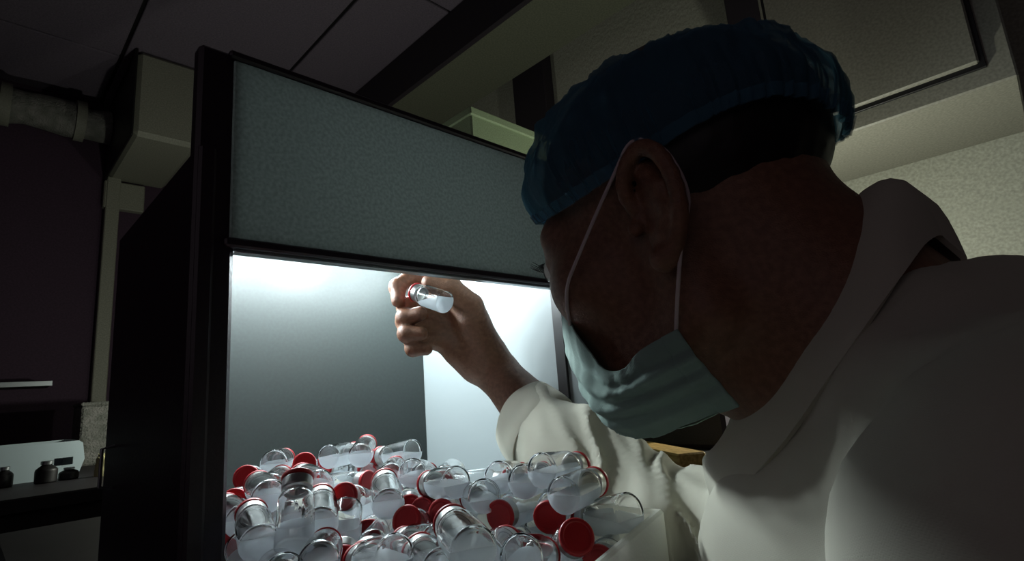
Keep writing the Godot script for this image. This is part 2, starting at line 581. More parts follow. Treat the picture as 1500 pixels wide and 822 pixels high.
func far_bench():
	var w := thing("far_bench", "dark bench along the far wall behind the booth", "bench")
	part(w, "bench_top", span_box(Vector3(-1.55, y(-0.035), -3.40), Vector3(1.3, y(0), -1.75), 0.004), mats.bench_dark)
	for x in [-1.5, 1.25]:
		for z in [-3.35, -1.80]:
			part(w, "leg", span_box(Vector3(x - 0.025, 0, z - 0.025), Vector3(x + 0.025, y(-0.034), z + 0.025), 0.003), mats.bench_dark)
	part(w, "front_board", span_box(Vector3(-1.5, 0.1, -1.79), Vector3(1.25, y(-0.036), -1.775), 0.001), mats.bench_dark)
	# the pale bin at the far left, with a hand slot cut through its front
	var b := thing("storage_bin", "pale grey plastic bin with a hand slot on the far bench at the left", "bin", Vector3(0, BENCH, 0))
	var c := CSGCombiner3D.new()
	c.name = "shell"
	var o := CSGPolygon3D.new()
	o.name = "outside"
	o.polygon = PackedVector2Array([Vector2(-0.42, 0), Vector2(0.268, 0), Vector2(0.283, 0.05), Vector2(0.276, 0.098), Vector2(0.266, 0.106), Vector2(-0.42, 0.106)])
	o.depth = 0.30
	o.position.z = -2.20
	c.add_child(o)
	var hollow := CSGBox3D.new()
	hollow.name = "hollow"
	hollow.size = Vector3(0.66, 0.12, 0.28)
	hollow.position = Vector3(-0.07, 0.066, -2.35)
	hollow.operation = CSGShape3D.OPERATION_SUBTRACTION
	c.add_child(hollow)
	var slot := CSGBox3D.new()
	slot.name = "slot"
	slot.size = Vector3(0.045, 0.022, 0.06)
	slot.position = Vector3(0.232, 0.048, -2.20)
	slot.operation = CSGShape3D.OPERATION_SUBTRACTION
	c.add_child(slot)
	c.material_override = mats.bin_plastic
	b.add_child(c)
	# dark bottles in front of the bin
	for q in [[0.098, -2.13, 0.055, 0.020, "small dark bottle standing before the bin, leftmost in view"], [0.185, -2.10, 0.060, 0.026, "squat dark bottle with a round shoulder standing before the middle of the bin"], [0.238, -2.12, 0.034, 0.024, "low dark jar standing under the hand slot of the bin"]]:
		var bt := thing("bottle", q[4], "bottle", Vector3(q[0], BENCH, q[1]), "dark bottles before the bin")
		var bb := Mb.new()
		bb.lathe(rounded([Vector2(0, 0), Vector2(q[3], 0), Vector2(q[3], q[2] * 0.62), Vector2(q[3] * 0.45, q[2] * 0.82), Vector2(q[3] * 0.45, q[2] * 0.84), Vector2(0, q[2] * 0.84)], 0.005), 24)
		part(bt, "body", bb, mats.seal_dark)
		var bc := Mb.new()
		bc.lathe([Vector2(0, q[2] * 0.84), Vector2(q[3] * 0.55, q[2] * 0.84), Vector2(q[3] * 0.55, q[2] * 0.98), Vector2(q[3] * 0.5, q[2]), Vector2(0, q[2])], 20)
		part(bt, "screw_cap", bc, mats.steel)
	var pg := thing("paper_packet", "small crumpled cream paper packet beside the bin's right end", "packet", Vector3(0.315, BENCH, -2.08))
	var rows := []
	var n := FastNoiseLite.new()
	n.seed = 9
	n.frequency = 60.0
	for j in 9:
		var row := []
		for i in 24:
			var a := TAU * i / 24
			var k := 1.0 - 0.35 * pow(j / 8.0, 3.0)
			row.append(Vector3(cos(a) * 0.022 * k, 0.008 * j - 0.001 * (j % 2), sin(a) * (0.014 if j < 7 else 0.006)) * (1.0 + 0.12 * n.get_noise_3d(cos(a) * 0.02, j * 0.01, sin(a) * 0.02)))
		rows.append(row)
	var pm := Mb.new()
	pm.sheet(rows, 0.0012, true)
	part(pg, "packet", pm, mats.paper_bag, 20)
	var gb := thing("grey_case", "dull grey box standing behind the bin, beside the booth's black side", "box", Vector3(0.42, BENCH, -2.75))
	part(gb, "body", one_box(Vector3(0, 0.11, 0), Vector3(0.20, 0.22, 0.22), 0.006), mats.pipe_wrap)
	part(gb, "lid", one_box(Vector3(0, 0.226, 0), Vector3(0.206, 0.014, 0.226), 0.004), mats.pipe_wrap)
	var sh := thing("wall_shelf", "thin dark shelf with a bright front edge low on the far wall", "shelf", Vector3(-0.65, BENCH, -3.30))
	part(sh, "board", one_box(Vector3(0, 0.34, 0), Vector3(1.85, 0.02, 0.22), 0.002), mats.bench_dark)
	part(sh, "edge_strip", one_box(Vector3(0, 0.34, 0.113), Vector3(1.85, 0.022, 0.006), 0.001), mats.steel)
	var cd := thing("conduit", "pale flat conduit running down the far wall under the boxed unit", "conduit", Vector3(0.47, BENCH, -3.40))
	part(cd, "channel", span_box(Vector3(-0.03, 0.02, -0.02), Vector3(0.03, 1.42, 0.035), 0.004), mats.duct_paint)
	part(cd, "bracket", span_box(Vector3(-0.04, 1.25, -0.02), Vector3(0.14, 1.40, 0.03), 0.006), mats.duct_paint)
	unseen_lamp("unseen lamp on the far bench behind the booth, lighting the bin and ceiling", Vector3(0.62, BENCH, -1.95), 0.20, UNSEEN_FAR_E)  # out of view, placed to light the bin, boxed unit and ceiling

# ------------------------------------------------------------------ the tray and its vials
func tray():
	var th := deg_to_rad(3)
	var o := thing("vial_tray", "shallow white foam tray heaped with glass vials in front of the coat sleeve", "tray", Vector3(0.335, BENCH, -0.207))
	o.rotation.y = th
	var wd := 0.186
	var ln := 0.400
	var t := 0.006
	# local axes: -x along the near rim, -z along the right rim
	part(o, "tray_floor", span_box(Vector3(-wd, 0.0, -ln), Vector3(0, t, 0), 0.002), mats.tray_foam)
	# the rim slopes down from the right wall to the left wall
	for c in [[Vector3(-wd, 0.004, -t), Vector3(0, 0.076, 0)], [Vector3(-wd, 0.004, -ln), Vector3(0, 0.076, -ln + t)], [Vector3(-t, 0.004, -ln), Vector3(0, 0.076, 0)], [Vector3(-wd, 0.004, -ln), Vector3(-wd + t, 0.076, 0)]]:
		var wl := span_box(c[0], c[1], 0.0025)
		for i in wl.v.size():
			if wl.v[i].y > 0.04:
				wl.v[i].y += 0.030 * wl.v[i].x / wd
		part(o, "tray_wall", wl, mats.tray_foam)

const DEEP := "glass vial lying deep in the tray beneath the heaped vials"
const BODY_R := 0.0119
var vial_meshes := {}

func rounded(points: Array, r: float, n := 4) -> Array:
	var out := [points[0]]
	for i in range(1, points.size() - 1):
		var p: Vector2 = points[i]
		var a: Vector2 = points[i - 1]
		var b: Vector2 = points[i + 1]
		var q: float = min(r, min(p.distance_to(a), p.distance_to(b)) * 0.45)
		var p0 := p.move_toward(a, q)
		var p1 := p.move_toward(b, q)
		for k in n + 1:
			var t := float(k) / n
			out.append(p0.lerp(p, t).lerp(p.lerp(p1, t), t))
	out.append(points[-1])
	return out

var vial_outer := []
var vial_inner := []

func make_vial_meshes():
	var w := 0.0010
	vial_outer = rounded([Vector2(0, 0.0010), Vector2(0.0080, 0.0003), Vector2(0.0095, 0.0), Vector2(BODY_R, 0.0002), Vector2(BODY_R, 0.0345), Vector2(0.0075, 0.0395), Vector2(0.0075, 0.0435), Vector2(0.0060, 0.0435)], 0.0020)
	vial_inner = rounded([Vector2(0.0060, 0.0435), Vector2(0.0060, 0.0398), Vector2(BODY_R - w, 0.0340), Vector2(BODY_R - w, 0.0016), Vector2(0.0085, 0.0018), Vector2(0, 0.0024)], 0.0020)
	var c := Mb.new()
	c.lathe(rounded([Vector2(0, 0.0478), Vector2(0.0060, 0.0400), Vector2(0.0078, 0.0398), Vector2(0.0098, 0.0402), Vector2(0.0102, 0.0410), Vector2(0.0102, 0.0474), Vector2(0.0096, 0.0481), Vector2(0, 0.0481)], 0.0005, 2), 32)
	vial_meshes.crimp = c.mesh(35)
	var k := Mb.new()
	k.lathe(rounded([Vector2(0, 0.0482), Vector2(0.0100, 0.0482), Vector2(0.0108, 0.0488), Vector2(0.0108, 0.0508), Vector2(0.0100, 0.0516), Vector2(0.0085, 0.0517), Vector2(0.0080, 0.0513), Vector2(0, 0.0513)], 0.0005, 2), 32)
	vial_meshes.cap = k.mesh(35)

# what of a solid lies below (or above) a level; a cap closes it
func cut_level(s: Mb, to_up: Vector3, h: float, below: bool, capped: bool) -> ArrayMesh:
	var out := Mb.new()
	var seen := {}
	var rim := []
	var sg := 1.0 if below else -1.0
	var put := func(p: Vector3) -> int:
		var key := Vector3i((p * 50000.0).round())
		if not seen.has(key):
			seen[key] = out.v.size()
			out.v.append(p)
		return seen[key]
	for t in s.f.size() / 3:
		var poly := []
		for k in 3:
			var a := s.v[s.f[t * 3 + k]]
			var b := s.v[s.f[t * 3 + (k + 1) % 3]]
			var da := (a.dot(to_up) - h) * sg
			var db := (b.dot(to_up) - h) * sg
			if da <= 0.0:
				poly.append(a)
			if (da <= 0.0) != (db <= 0.0):
				var x := a.lerp(b, da / (da - db))
				poly.append(x)
				rim.append(x)
		var id := []
		for p in poly:
			id.append(put.call(p))
		for k in range(1, id.size() - 1):
			if id[0] != id[k] and id[k] != id[k + 1] and id[0] != id[k + 1]:
				out.tri(id[0], id[k], id[k + 1])
	if capped and rim.size() > 2:
		var mid := Vector3.ZERO
		for x in rim:
			mid += x / rim.size()
		var e := (to_up.cross(Vector3.RIGHT) if absf(to_up.x) < 0.9 else to_up.cross(Vector3.BACK)).normalized()
		var e2 := to_up.cross(e)
		rim.sort_custom(func(p, q): return atan2((p - mid).dot(e2), (p - mid).dot(e)) < atan2((q - mid).dot(e2), (q - mid).dot(e)))
		var m: int = put.call(mid)
		for i in rim.size():
			var a: int = put.call(rim[i])
			var b: int = put.call(rim[(i + 1) % rim.size()])
			if a != b:
				out.tri_out(m, a, b, to_up * sg)
	return out.mesh(50)

func vial(at: Vector3, axis: Vector3, label: String, group := "vials heaped in the tray"):
	if vial_meshes.is_empty():
		make_vial_meshes()
	var deep := label == DEEP
	var o := thing("vial", label, "vial", up_at(at), "vials deep in the heap" if deep else group)
	var a := axis.normalized()
	var x := a.cross(Vector3.FORWARD if absf(a.z) < 0.9 else Vector3.RIGHT).normalized()
	o.basis = Basis(x, a, x.cross(a))
	var to_up := (o.basis.inverse() * Vector3.UP).normalized()
	var h: float = to_up.y * (0.0150 + 0.0012 * (int(taken["vial"]) % 4))
	var shell := Mb.new()
	shell.lathe(vial_outer + vial_inner.slice(1), 32)
	part(o, "glass_body", cut_level(shell, to_up, h, false, false), mats.vial_glass)
	var fill := Mb.new()
	fill.lathe(vial_outer + [Vector2(0, 0.0435)], 32)
	part(o, "liquid", cut_level(fill, to_up, h, true, true), mats.vial_liquid)
	part(o, "crimp_ring", vial_meshes.crimp, mats.crimp_metal)
	part(o, "flip_cap", vial_meshes.cap, mats.cap_red)

func vials():
	vial(Vector3(0.3487, 0.2542, -0.4455), Vector3(-0.0626, 0.3702, -0.9268), "glass vial of milky liquid held up between the worker's thumb and fingers", "")
	vial(Vector3(0.1547, 0.0735, -0.3622), Vector3(0.302, 0.752, -0.585), "glass vial standing upright with its red cap on top, front left of the heap")
	vial(Vector3(0.2158, 0.0802, -0.4100), Vector3(-0.467, -0.476, 0.745), "glass vial upside down beside the upright red-capped vial, its base uppermost")
	vial(Vector3(0.2523, 0.0735, -0.4438), Vector3(-0.734, 0.311, 0.604), "glass vial tilted back behind the upside-down one, its dark red cap turned up left")
	vial(Vector3(0.1635, 0.0975, -0.4259), Vector3(0.200, 0.074, -0.977), "glass vial at the left showing its round milky base, below the bright red cap")
	vial(Vector3(0.2291, 0.0838, -0.3722), Vector3(0.467, 0.209, -0.860), "glass vial showing its round milky base, right of the upside-down vial")
	vial(Vector3(0.2074, 0.0932, -0.5672), Vector3(-0.512, 0.175, 0.841), "glass vial whose bright red cap faces out, highest at the far left of the heap")
	vial(Vector3(0.1850, 0.0826, -0.5261), Vector3(-0.523, 0.133, 0.842), "glass vial whose red cap is half hidden behind the black post")
	vial(Vector3(0.1873, 0.0950, -0.4846), Vector3(0.521, 0.056, -0.851), "glass vial leaning forward, its red cap between the two bright red caps")
	vial(Vector3(0.2595, 0.0962, -0.5756), Vector3(-0.450, 0.187, 0.873), "glass vial whose bright red cap faces out in the middle of the left rear")
	vial(Vector3(0.3076, 0.0866, -0.6021), Vector3(-0.720, 0.153, 0.677), "glass vial with a red cap peeping out right behind the brightest red cap")
	vial(Vector3(0.2076, 0.1103, -0.5313), Vector3(0.539, -0.030, -0.842), "small far glass vial with a white crimp ring at the left rear of the heap")
	vial(Vector3(0.2676, 0.1074, -0.5453), Vector3(0.865, -0.022, -0.501), "glass vial lying on top at the rear with its round base to the left")
	vial(Vector3(0.2864, 0.1069, -0.5145), Vector3(0.601, 0.133, -0.788), "glass vial at the rear pointing its base forward, beside the lying one")
	vial(Vector3(0.3194, 0.1079, -0.4702), Vector3(-0.146, -0.116, -0.982), "glass vial lying along the rear edge before the white side wall, cap to the left")
	vial(Vector3(0.2049, 0.0979, -0.4332), Vector3(0.152, 0.068, -0.986), "glass vial lying behind the upright one, neck ring showing")
	vial(Vector3(0.2550, 0.0826, -0.5202), Vector3(0.305, 0.081, 0.949), "clear glass vial lying flat in the middle behind the tilted dark red cap")
	vial(Vector3(0.3079, 0.0821, -0.5825), Vector3(-0.070, 0.160, 0.985), "clear glass vial lying with a sharp base edge in the rear middle")
	vial(Vector3(0.3034, 0.0860, -0.5280), Vector3(-0.143, -0.177, 0.974), "clear glass vial behind the milky base, its neck turned to the right")
	vial(Vector3(0.2714, 0.0985, -0.4034), Vector3(0.760, -0.174, -0.626), "glass vial seen through its round base with a dark red cap behind, rear centre")
	vial(Vector3(0.2729, 0.0930, -0.4389), Vector3(0.622, 0.038, -0.782), "glass vial showing only a red arc of its cap near the white wall")
	vial(Vector3(0.3089, 0.0780, -0.4637), Vector3(-0.557, -0.197, 0.807), "glass vial standing on its cap right of the round milky base")
	vial(Vector3(0.2687, 0.0954, -0.3401), Vector3(0.185, -0.119, -0.975), "clear glass vial lying level in the centre of the heap")
	vial(Vector3(0.1774, 0.0809, -0.3736), Vector3(0.431, 0.200, -0.880), "glass vial standing behind the upside-down one, dark neck under its red cap")
	vial(Vector3(0.1552, 0.0704, -0.3292), Vector3(0.505, -0.043, -0.862), "glass vial at the front edge, white ring under its cap, between two tall ones")
	vial(Vector3(0.1458, 0.0844, -0.4256), Vector3(0.072, 0.078, -0.994), "glass vial lying at the left by the black post, base turned to the right")
	vial(Vector3(0.1376, 0.0782, -0.3727), Vector3(0.239, 0.217, -0.946), "glass vial at the lower left behind the black post")
	vial(Vector3(0.2580, 0.0568, -0.4309), Vector3(-0.667, 0.105, 0.737), "glass vial with a red cap edge-on beneath the middle of the heap")
	vial(Vector3(0.2354, 0.0649, -0.3830), Vector3(-0.764, -0.109, 0.636), "clear glass vial slanting up to the right in the front middle")
	vial(Vector3(0.2716, 0.0544, -0.3831), Vector3(-0.751, 0.388, 0.534), "glass vial with red cap to the left, upper of the crossed pair in the centre")
	vial(Vector3(0.3153, 0.0639, -0.4121), Vector3(-0.881, 0.122, 0.457), "glass vial with a dark red cap turned left behind the crossed pair")
	vial(Vector3(0.2170, 0.0701, -0.2971), Vector3(0.154, -0.153, -0.976), "glass vial with red cap to the left, lower of the crossed pair in the centre")
	vial(Vector3(0.1768, 0.0754, -0.2810), Vector3(0.088, -0.236, -0.968), "glass vial at the very front with only its rounded shoulder showing")
	vial(Vector3(0.3303, 0.0898, -0.4231), Vector3(-0.768, -0.047, 0.639), "glass vial at the rear with a slanting red cap before the white wall")
	vial(Vector3(0.2678, 0.0881, -0.3089), Vector3(0.496, -0.186, -0.848), "glass vial showing its round base, dark red cap behind it to the left")
	vial(Vector3(0.3213, 0.0741, -0.3138), Vector3(-0.960, 0.013, 0.280), "glass vial with a large dark red cap turned to the left, right of the middle")
	vial(Vector3(0.2854, 0.0960, -0.2867), Vector3(0.909, -0.040, -0.416), "glass vial on the far ridge with red cap to the right, against the sleeve")
	vial(Vector3(0.2835, 0.1048, -0.2670), Vector3(0.982, -0.091, -0.163), "glass vial lying below the far ridge with red cap to the right")
	vial(Vector3(0.3226, 0.0823, -0.2853), Vector3(-0.850, -0.117, 0.514), "glass vial standing on its cap on the far ridge, base corner up against the sleeve")
	vial(Vector3(0.2777, 0.0914, -0.2440), Vector3(0.972, -0.004, -0.235), "glass vial with its cap to the upper right near the tray corner")
	vial(Vector3(0.3133, 0.0631, -0.3026), Vector3(-0.201, -0.249, 0.947), "large near glass vial lying across the front with its base up to the left")
	vial(Vector3(0.2896, 0.0495, -0.2618), Vector3(-0.497, 0.454, 0.739), "glass vial with a bright-edged dark red cap facing the tray corner")
	vial(Vector3(0.3256, 0.0500, -0.2368), Vector3(-0.944, 0.093, 0.317), "glass vial with dark red cap facing out, inside the right corner of the tray")
	vial(Vector3(0.3052, 0.0794, -0.2134), Vector3(0.218, -0.242, -0.946), "clear glass vial lying in the far right corner of the tray")
	vial(Vector3(0.2099, 0.0704, -0.2456), Vector3(0.840, -0.099, -0.533), "glass vial at the front with its red cap tilted up to the right")
	vial(Vector3(0.3194, 0.0480, -0.3228), Vector3(-0.815, 0.127, 0.566), "glass vial with a red cap deep between the front vials")
	vial(Vector3(0.2151, 0.0737, -0.2223), Vector3(0.841, -0.259, -0.475), "glass vial at the front edge with its cap side-on to the right")
	vial(Vector3(0.3091, 0.0666, -0.3794), Vector3(-0.878, 0.115, 0.464), "clear glass vial lying level before the round base, right centre")
	vial(Vector3(0.3115, 0.0825, -0.3938), Vector3(0.285, 0.077, 0.955), "clear glass vial lying at the rear close to the cuff")
	vial(Vector3(0.2846, 0.0977, -0.3116), Vector3(0.895, -0.139, -0.423), "clear glass vial lying low before the cuff")
	vial(Vector3(0.1789, 0.0790, -0.4323), Vector3(0.238, 0.118, -0.964), "clear glass vial behind the round milky base at the left")
	vial(Vector3(0.1861, 0.0698, -0.2515), Vector3(0.364, -0.018, -0.931), "glass vial at the front below the crossed pair, base forward")
	vial(Vector3(0.1814, 0.0852, -0.2192), Vector3(0.437, 0.062, -0.897), "near glass vial at the bottom edge, left of the tilted red cap")
	vial(Vector3(0.1670, 0.0531, -0.4875), Vector3(-0.500, 0.267, 0.824), "glass vial resting on the tray rim beside the black post, cap to the left")
	vial(Vector3(0.1399, 0.0708, -0.4067), Vector3(0.459, -0.374, -0.806), "glass vial lying across the tray rim at the bottom left, base to the left")
	vial(Vector3(0.1408, 0.0653, -0.3428), Vector3(0.226, -0.105, -0.968), "glass vial at the bottom edge left of the upright one, cap turned away")
	vial(Vector3(0.1722, 0.0204, -0.5740), Vector3(0.992, -0.036, -0.123), DEEP)
	vial(Vector3(0.2672, 0.0290, -0.5309), Vector3(0.434, 0.228, 0.872), DEEP)
	vial(Vector3(0.1611, 0.0204, -0.3670), Vector3(0.890, -0.036, 0.454), DEEP)
	vial(Vector3(0.2480, 0.0204, -0.2711), Vector3(-0.952, -0.037, -0.302), DEEP)
	vial(Vector3(0.2611, 0.0204, -0.3657), Vector3(-0.172, -0.035, -0.984), DEEP)
	vial(Vector3(0.2106, 0.0275, -0.4687), Vector3(-0.006, 0.159, 0.987), DEEP)
	vial(Vector3(0.2064, 0.0203, -0.4198), Vector3(0.120, -0.030, 0.992), DEEP)
	vial(Vector3(0.3148, 0.0204, -0.3399), Vector3(-0.868, -0.037, -0.495), DEEP)
	vial(Vector3(0.2729, 0.0205, -0.4315), Vector3(0.586, -0.038, -0.810), DEEP)
	vial(Vector3(0.2432, 0.0205, -0.3593), Vector3(0.801, -0.039, 0.598), DEEP)
	vial(Vector3(0.1809, 0.0204, -0.3375), Vector3(0.672, -0.037, 0.739), DEEP)
	vial(Vector3(0.3176, 0.0161, -0.3027), Vector3(-0.920, 0.279, -0.276), DEEP)
	vial(Vector3(0.1845, 0.0204, -0.2249), Vector3(0.999, -0.035, 0.042), DEEP)
	vial(Vector3(0.2317, 0.0204, -0.3715), Vector3(-0.285, -0.037, 0.958), DEEP)
	vial(Vector3(0.2830, 0.0204, -0.2269), Vector3(-0.120, -0.034, -0.992), DEEP)
	vial(Vector3(0.2715, 0.0205, -0.4501), Vector3(-0.951, -0.040, -0.307), DEEP)
	vial(Vector3(0.2370, 0.0204, -0.2373), Vector3(-0.789, -0.035, -0.614), DEEP)
	vial(Vector3(0.2328, 0.0217, -0.5145), Vector3(0.912, -0.082, 0.403), DEEP)
	vial(Vector3(0.1458, 0.0140, -0.5127), Vector3(0.859, 0.458, 0.229), DEEP)
	vial(Vector3(0.2357, 0.0204, -0.5185), Vector3(-0.481, -0.035, -0.876), DEEP)
	vial(Vector3(0.2182, 0.0200, -0.4423), Vector3(0.956, -0.021, 0.291), DEEP)
	vial(Vector3(0.1634, 0.0204, -0.5868), Vector3(-0.234, -0.034, 0.972), DEEP)
	vial(Vector3(0.2966, 0.0203, -0.4782), Vector3(-0.013, -0.032, -0.999), DEEP)
	vial(Vector3(0.1467, 0.0215, -0.4595), Vector3(0.997, -0.077, 0.031), DEEP)
	vial(Vector3(0.2240, 0.0208, -0.5191), Vector3(-0.296, -0.051, 0.954), DEEP)
	vial(Vector3(0.1887, 0.0204, -0.2630), Vector3(-0.416, -0.035, 0.909), DEEP)
	vial(Vector3(0.2038, 0.0200, -0.4330), Vector3(-0.996, -0.020, -0.092), DEEP)
	vial(Vector3(0.1898, 0.0204, -0.3678), Vector3(-0.152, -0.035, -0.988), DEEP)
	vial(Vector3(0.2971, 0.0204, -0.4392), Vector3(0.146, -0.037, 0.989), DEEP)
	vial(Vector3(0.1635, 0.0204, -0.3713), Vector3(-0.055, -0.035, -0.998), DEEP)
	vial(Vector3(0.2301, 0.0204, -0.2889), Vector3(0.261, -0.036, -0.965), DEEP)
	vial(Vector3(0.2636, 0.0204, -0.2148), Vector3(-0.260, -0.036, -0.965), DEEP)
	vial(Vector3(0.2005, 0.0204, -0.5612), Vector3(-0.713, -0.037, 0.700), DEEP)
	vial(Vector3(0.1915, 0.0204, -0.3053), Vector3(-0.530, -0.036, 0.847), DEEP)
	vial(Vector3(0.2972, 0.0208, -0.5394), Vector3(-0.276, -0.050, -0.960), DEEP)
	vial(Vector3(0.2880, 0.0205, -0.3702), Vector3(-0.266, -0.039, -0.963), DEEP)
	vial(Vector3(0.1659, 0.0204, -0.3502), Vector3(-0.006, -0.036, 0.999), DEEP)
	vial(Vector3(0.2813, 0.0204, -0.4715), Vector3(-0.953, -0.037, -0.302), DEEP)
	vial(Vector3(0.2567, 0.0214, -0.2739), Vector3(0.056, -0.074, -0.996), DEEP)
	vial(Vector3(0.2237, 0.0204, -0.5602), Vector3(0.890, -0.035, -0.455), DEEP)
	vial(Vector3(0.2359, 0.0215, -0.5498), Vector3(0.946, -0.078, 0.313), DEEP)
	vial(Vector3(0.2289, 0.0207, -0.4260), Vector3(0.137, -0.046, 0.990), DEEP)
	vial(Vector3(0.1458, 0.0204, -0.4882), Vector3(0.975, -0.033, 0.221), DEEP)
	vial(Vector3(0.2054, 0.0215, -0.5420), Vector3(-0.244, -0.078, 0.967), DEEP)

# ------------------------------------------------------------------ smooth solids: fields of tapered capsules and ellipsoids, meshed as surface nets
class Field:
	var a := PackedVector3Array()
	var d := PackedVector3Array()
	var il := PackedFloat32Array()
	var ra := PackedFloat32Array()
	var rd := PackedFloat32Array()
	var k := 0.02
	var ec := PackedVector3Array()
	var er := PackedVector3Array()

	func _init(smooth: float):
		k = smooth

	func bone(p: Vector3, q: Vector3, r0: float, r1: float) -> Field:
		a.append(p); d.append(q - p)
		il.append(1.0 / max((q - p).length_squared(), 1e-9))
		ra.append(r0); rd.append(r1 - r0)
		return self

	func chain(pts: Array, radii: Array) -> Field:
		for i in pts.size() - 1:
			bone(pts[i], pts[i + 1], radii[i], radii[i + 1])
		return self

	func ball(p: Vector3, r: float) -> Field:
		return bone(p, p, r, r)

	func egg(c: Vector3, r: Vector3) -> Field:
		ec.append(c); er.append(r)
		return self

	func at(p: Vector3) -> float:
		var best := 1e3
		for i in ec.size():
			var q := p - ec[i]
			var n := (q / er[i]).length()
			var g := (q / (er[i] * er[i])).length()
			var e := n * (n - 1.0) / g if g > 1e-9 else -er[i].x
			var h: float = max(k - absf(best - e), 0.0) / k
			best = min(best, e) - h * h * k * 0.25
		for i in a.size():
			var q := p - a[i]
			var t := clampf(q.dot(d[i]) * il[i], 0.0, 1.0)
			var e := (q - d[i] * t).length() - ra[i] - rd[i] * t
			var h: float = max(k - absf(best - e), 0.0) / k
			best = min(best, e) - h * h * k * 0.25
		return best

static func smin(x: float, w: float, k: float) -> float:
	var h: float = max(k - absf(x - w), 0.0) / k
	return min(x, w) - h * h * k * 0.25

static func smax(x: float, w: float, k: float) -> float:
	var h: float = max(k - absf(x - w), 0.0) / k
	return max(x, w) + h * h * k * 0.25

func nets(fn: Callable, lo: Vector3, hi: Vector3, cell: float, mb: Mb, frame := Transform3D()):
	var n := Vector3i(((hi - lo) / cell).ceil()) + Vector3i.ONE
	n = Vector3i(((n.x + 3) / 4) * 4 + 1, ((n.y + 3) / 4) * 4 + 1, ((n.z + 3) / 4) * 4 + 1)
	var sx := 1
	var sy := n.x
	var sz := n.x * n.y
	var val := PackedFloat32Array()
	val.resize(n.x * n.y * n.z)
	val.fill(1e9)
	var vid := PackedInt32Array()
	vid.resize(val.size())
	vid.fill(-1)
	var reach := cell * 3.5 * 1.5
	var blocks := []
	for bz in range(0, n.z - 1, 4):
		for by in range(0, n.y - 1, 4):
			for bx in range(0, n.x - 1, 4):
				if absf(fn.call(lo + Vector3(bx + 2, by + 2, bz + 2) * cell)) > reach:
					continue
				blocks.append(Vector3i(bx, by, bz))
				for z in range(bz, bz + 5):
					for yy in range(by, by + 5):
						var row := z * sz + yy * sy + bx
						for x in 5:
							if val[row + x] > 1e8:
								val[row + x] = fn.call(lo + Vector3(bx + x, yy, z) * cell)
	var corner := [0, sx, sy, sx + sy, sz, sx + sz, sy + sz, sx + sy + sz]
	var cpos := [Vector3(0, 0, 0), Vector3(1, 0, 0), Vector3(0, 1, 0), Vector3(1, 1, 0), Vector3(0, 0, 1), Vector3(1, 0, 1), Vector3(0, 1, 1), Vector3(1, 1, 1)]
	var edges := [[0, 1], [2, 3], [4, 5], [6, 7], [0, 2], [1, 3], [4, 6], [5, 7], [0, 4], [1, 5], [2, 6], [3, 7]]
	var cells := PackedInt32Array()
	for b in blocks:
		for z in range(b.z, b.z + 4):
			for yy in range(b.y, b.y + 4):
				for x in range(b.x, b.x + 4):
					var id: int = z * sz + yy * sy + x
					var neg := 0
					for c in corner:
						if val[id + c] < 0.0:
							neg += 1
					if neg == 0 or neg == 8:
						continue
					var s := Vector3.ZERO
					var cnt := 0
					for e in edges:
						var va := val[id + corner[e[0]]]
						var vb := val[id + corner[e[1]]]
						if (va < 0.0) != (vb < 0.0):
							s += (cpos[e[0]] as Vector3).lerp(cpos[e[1]], va / (va - vb))
							cnt += 1
					vid[id] = mb.v.size()
					mb.v.append(frame * (lo + (Vector3(x, yy, z) + s / cnt) * cell))
					cells.append(id)
	var flip := frame.basis.determinant() < 0.0
	for id in cells:
		for ax in 3:
			var st: int = [sx, sy, sz][ax]
			var u: int = [sy, sz, sx][ax]
			var w: int = [sz, sx, sy][ax]
			var va := val[id]
			var vb := val[id + st]
			if vb > 1e8 or (va < 0.0) == (vb < 0.0) or id < u + w:
				continue
			var q := [vid[id], vid[id - u], vid[id - u - w], vid[id - w]]
			if q.min() < 0:
				continue
			if (va < 0.0) == flip:
				mb.tri(q[0], q[1], q[2]); mb.tri(q[0], q[2], q[3])
			else:
				mb.tri(q[0], q[2], q[1]); mb.tri(q[0], q[3], q[2])

# ------------------------------------------------------------------ the worker
# head frame: x to his right, y up, z to the back of the head; the middle between the ears is the origin
func head_frame() -> Transform3D:
	var yaw := deg_to_rad(12)
	var pitch := deg_to_rad(13.5)
	var f := Vector3(-sin(yaw) * cos(pitch), -sin(pitch), -cos(yaw) * cos(pitch))
	var r := Vector3(cos(yaw), 0, -sin(yaw))
	return Transform3D(Basis(r, r.cross(f), -f), Vector3(0.331, y(0.249), -0.159))

# l to his left, u up, f forward
func luf(l: float, u: float, f: float) -> Vector3:
	return Vector3(-l, u, -f)

const NECK := Vector3(0.372, 0.150, -0.050)
const SHO_L := Vector3(0.205, 0.095, 0.015)
const SHO_R := Vector3(0.545, 0.045, -0.105)
const ELB_L := Vector3(0.150, -0.170, 0.100)
const WRI_L := Vector3(0.230, -0.210, -0.090)
const ELB_R := Vector3(0.425, 0.045, -0.268)
const WRI_R := Vector3(0.4460, 0.1845, -0.4817)
const PELVIS := Vector3(0.470, -0.270, 0.160)

func up_at(p: Vector3) -> Vector3:
	return p + Vector3(0, BENCH, 0)

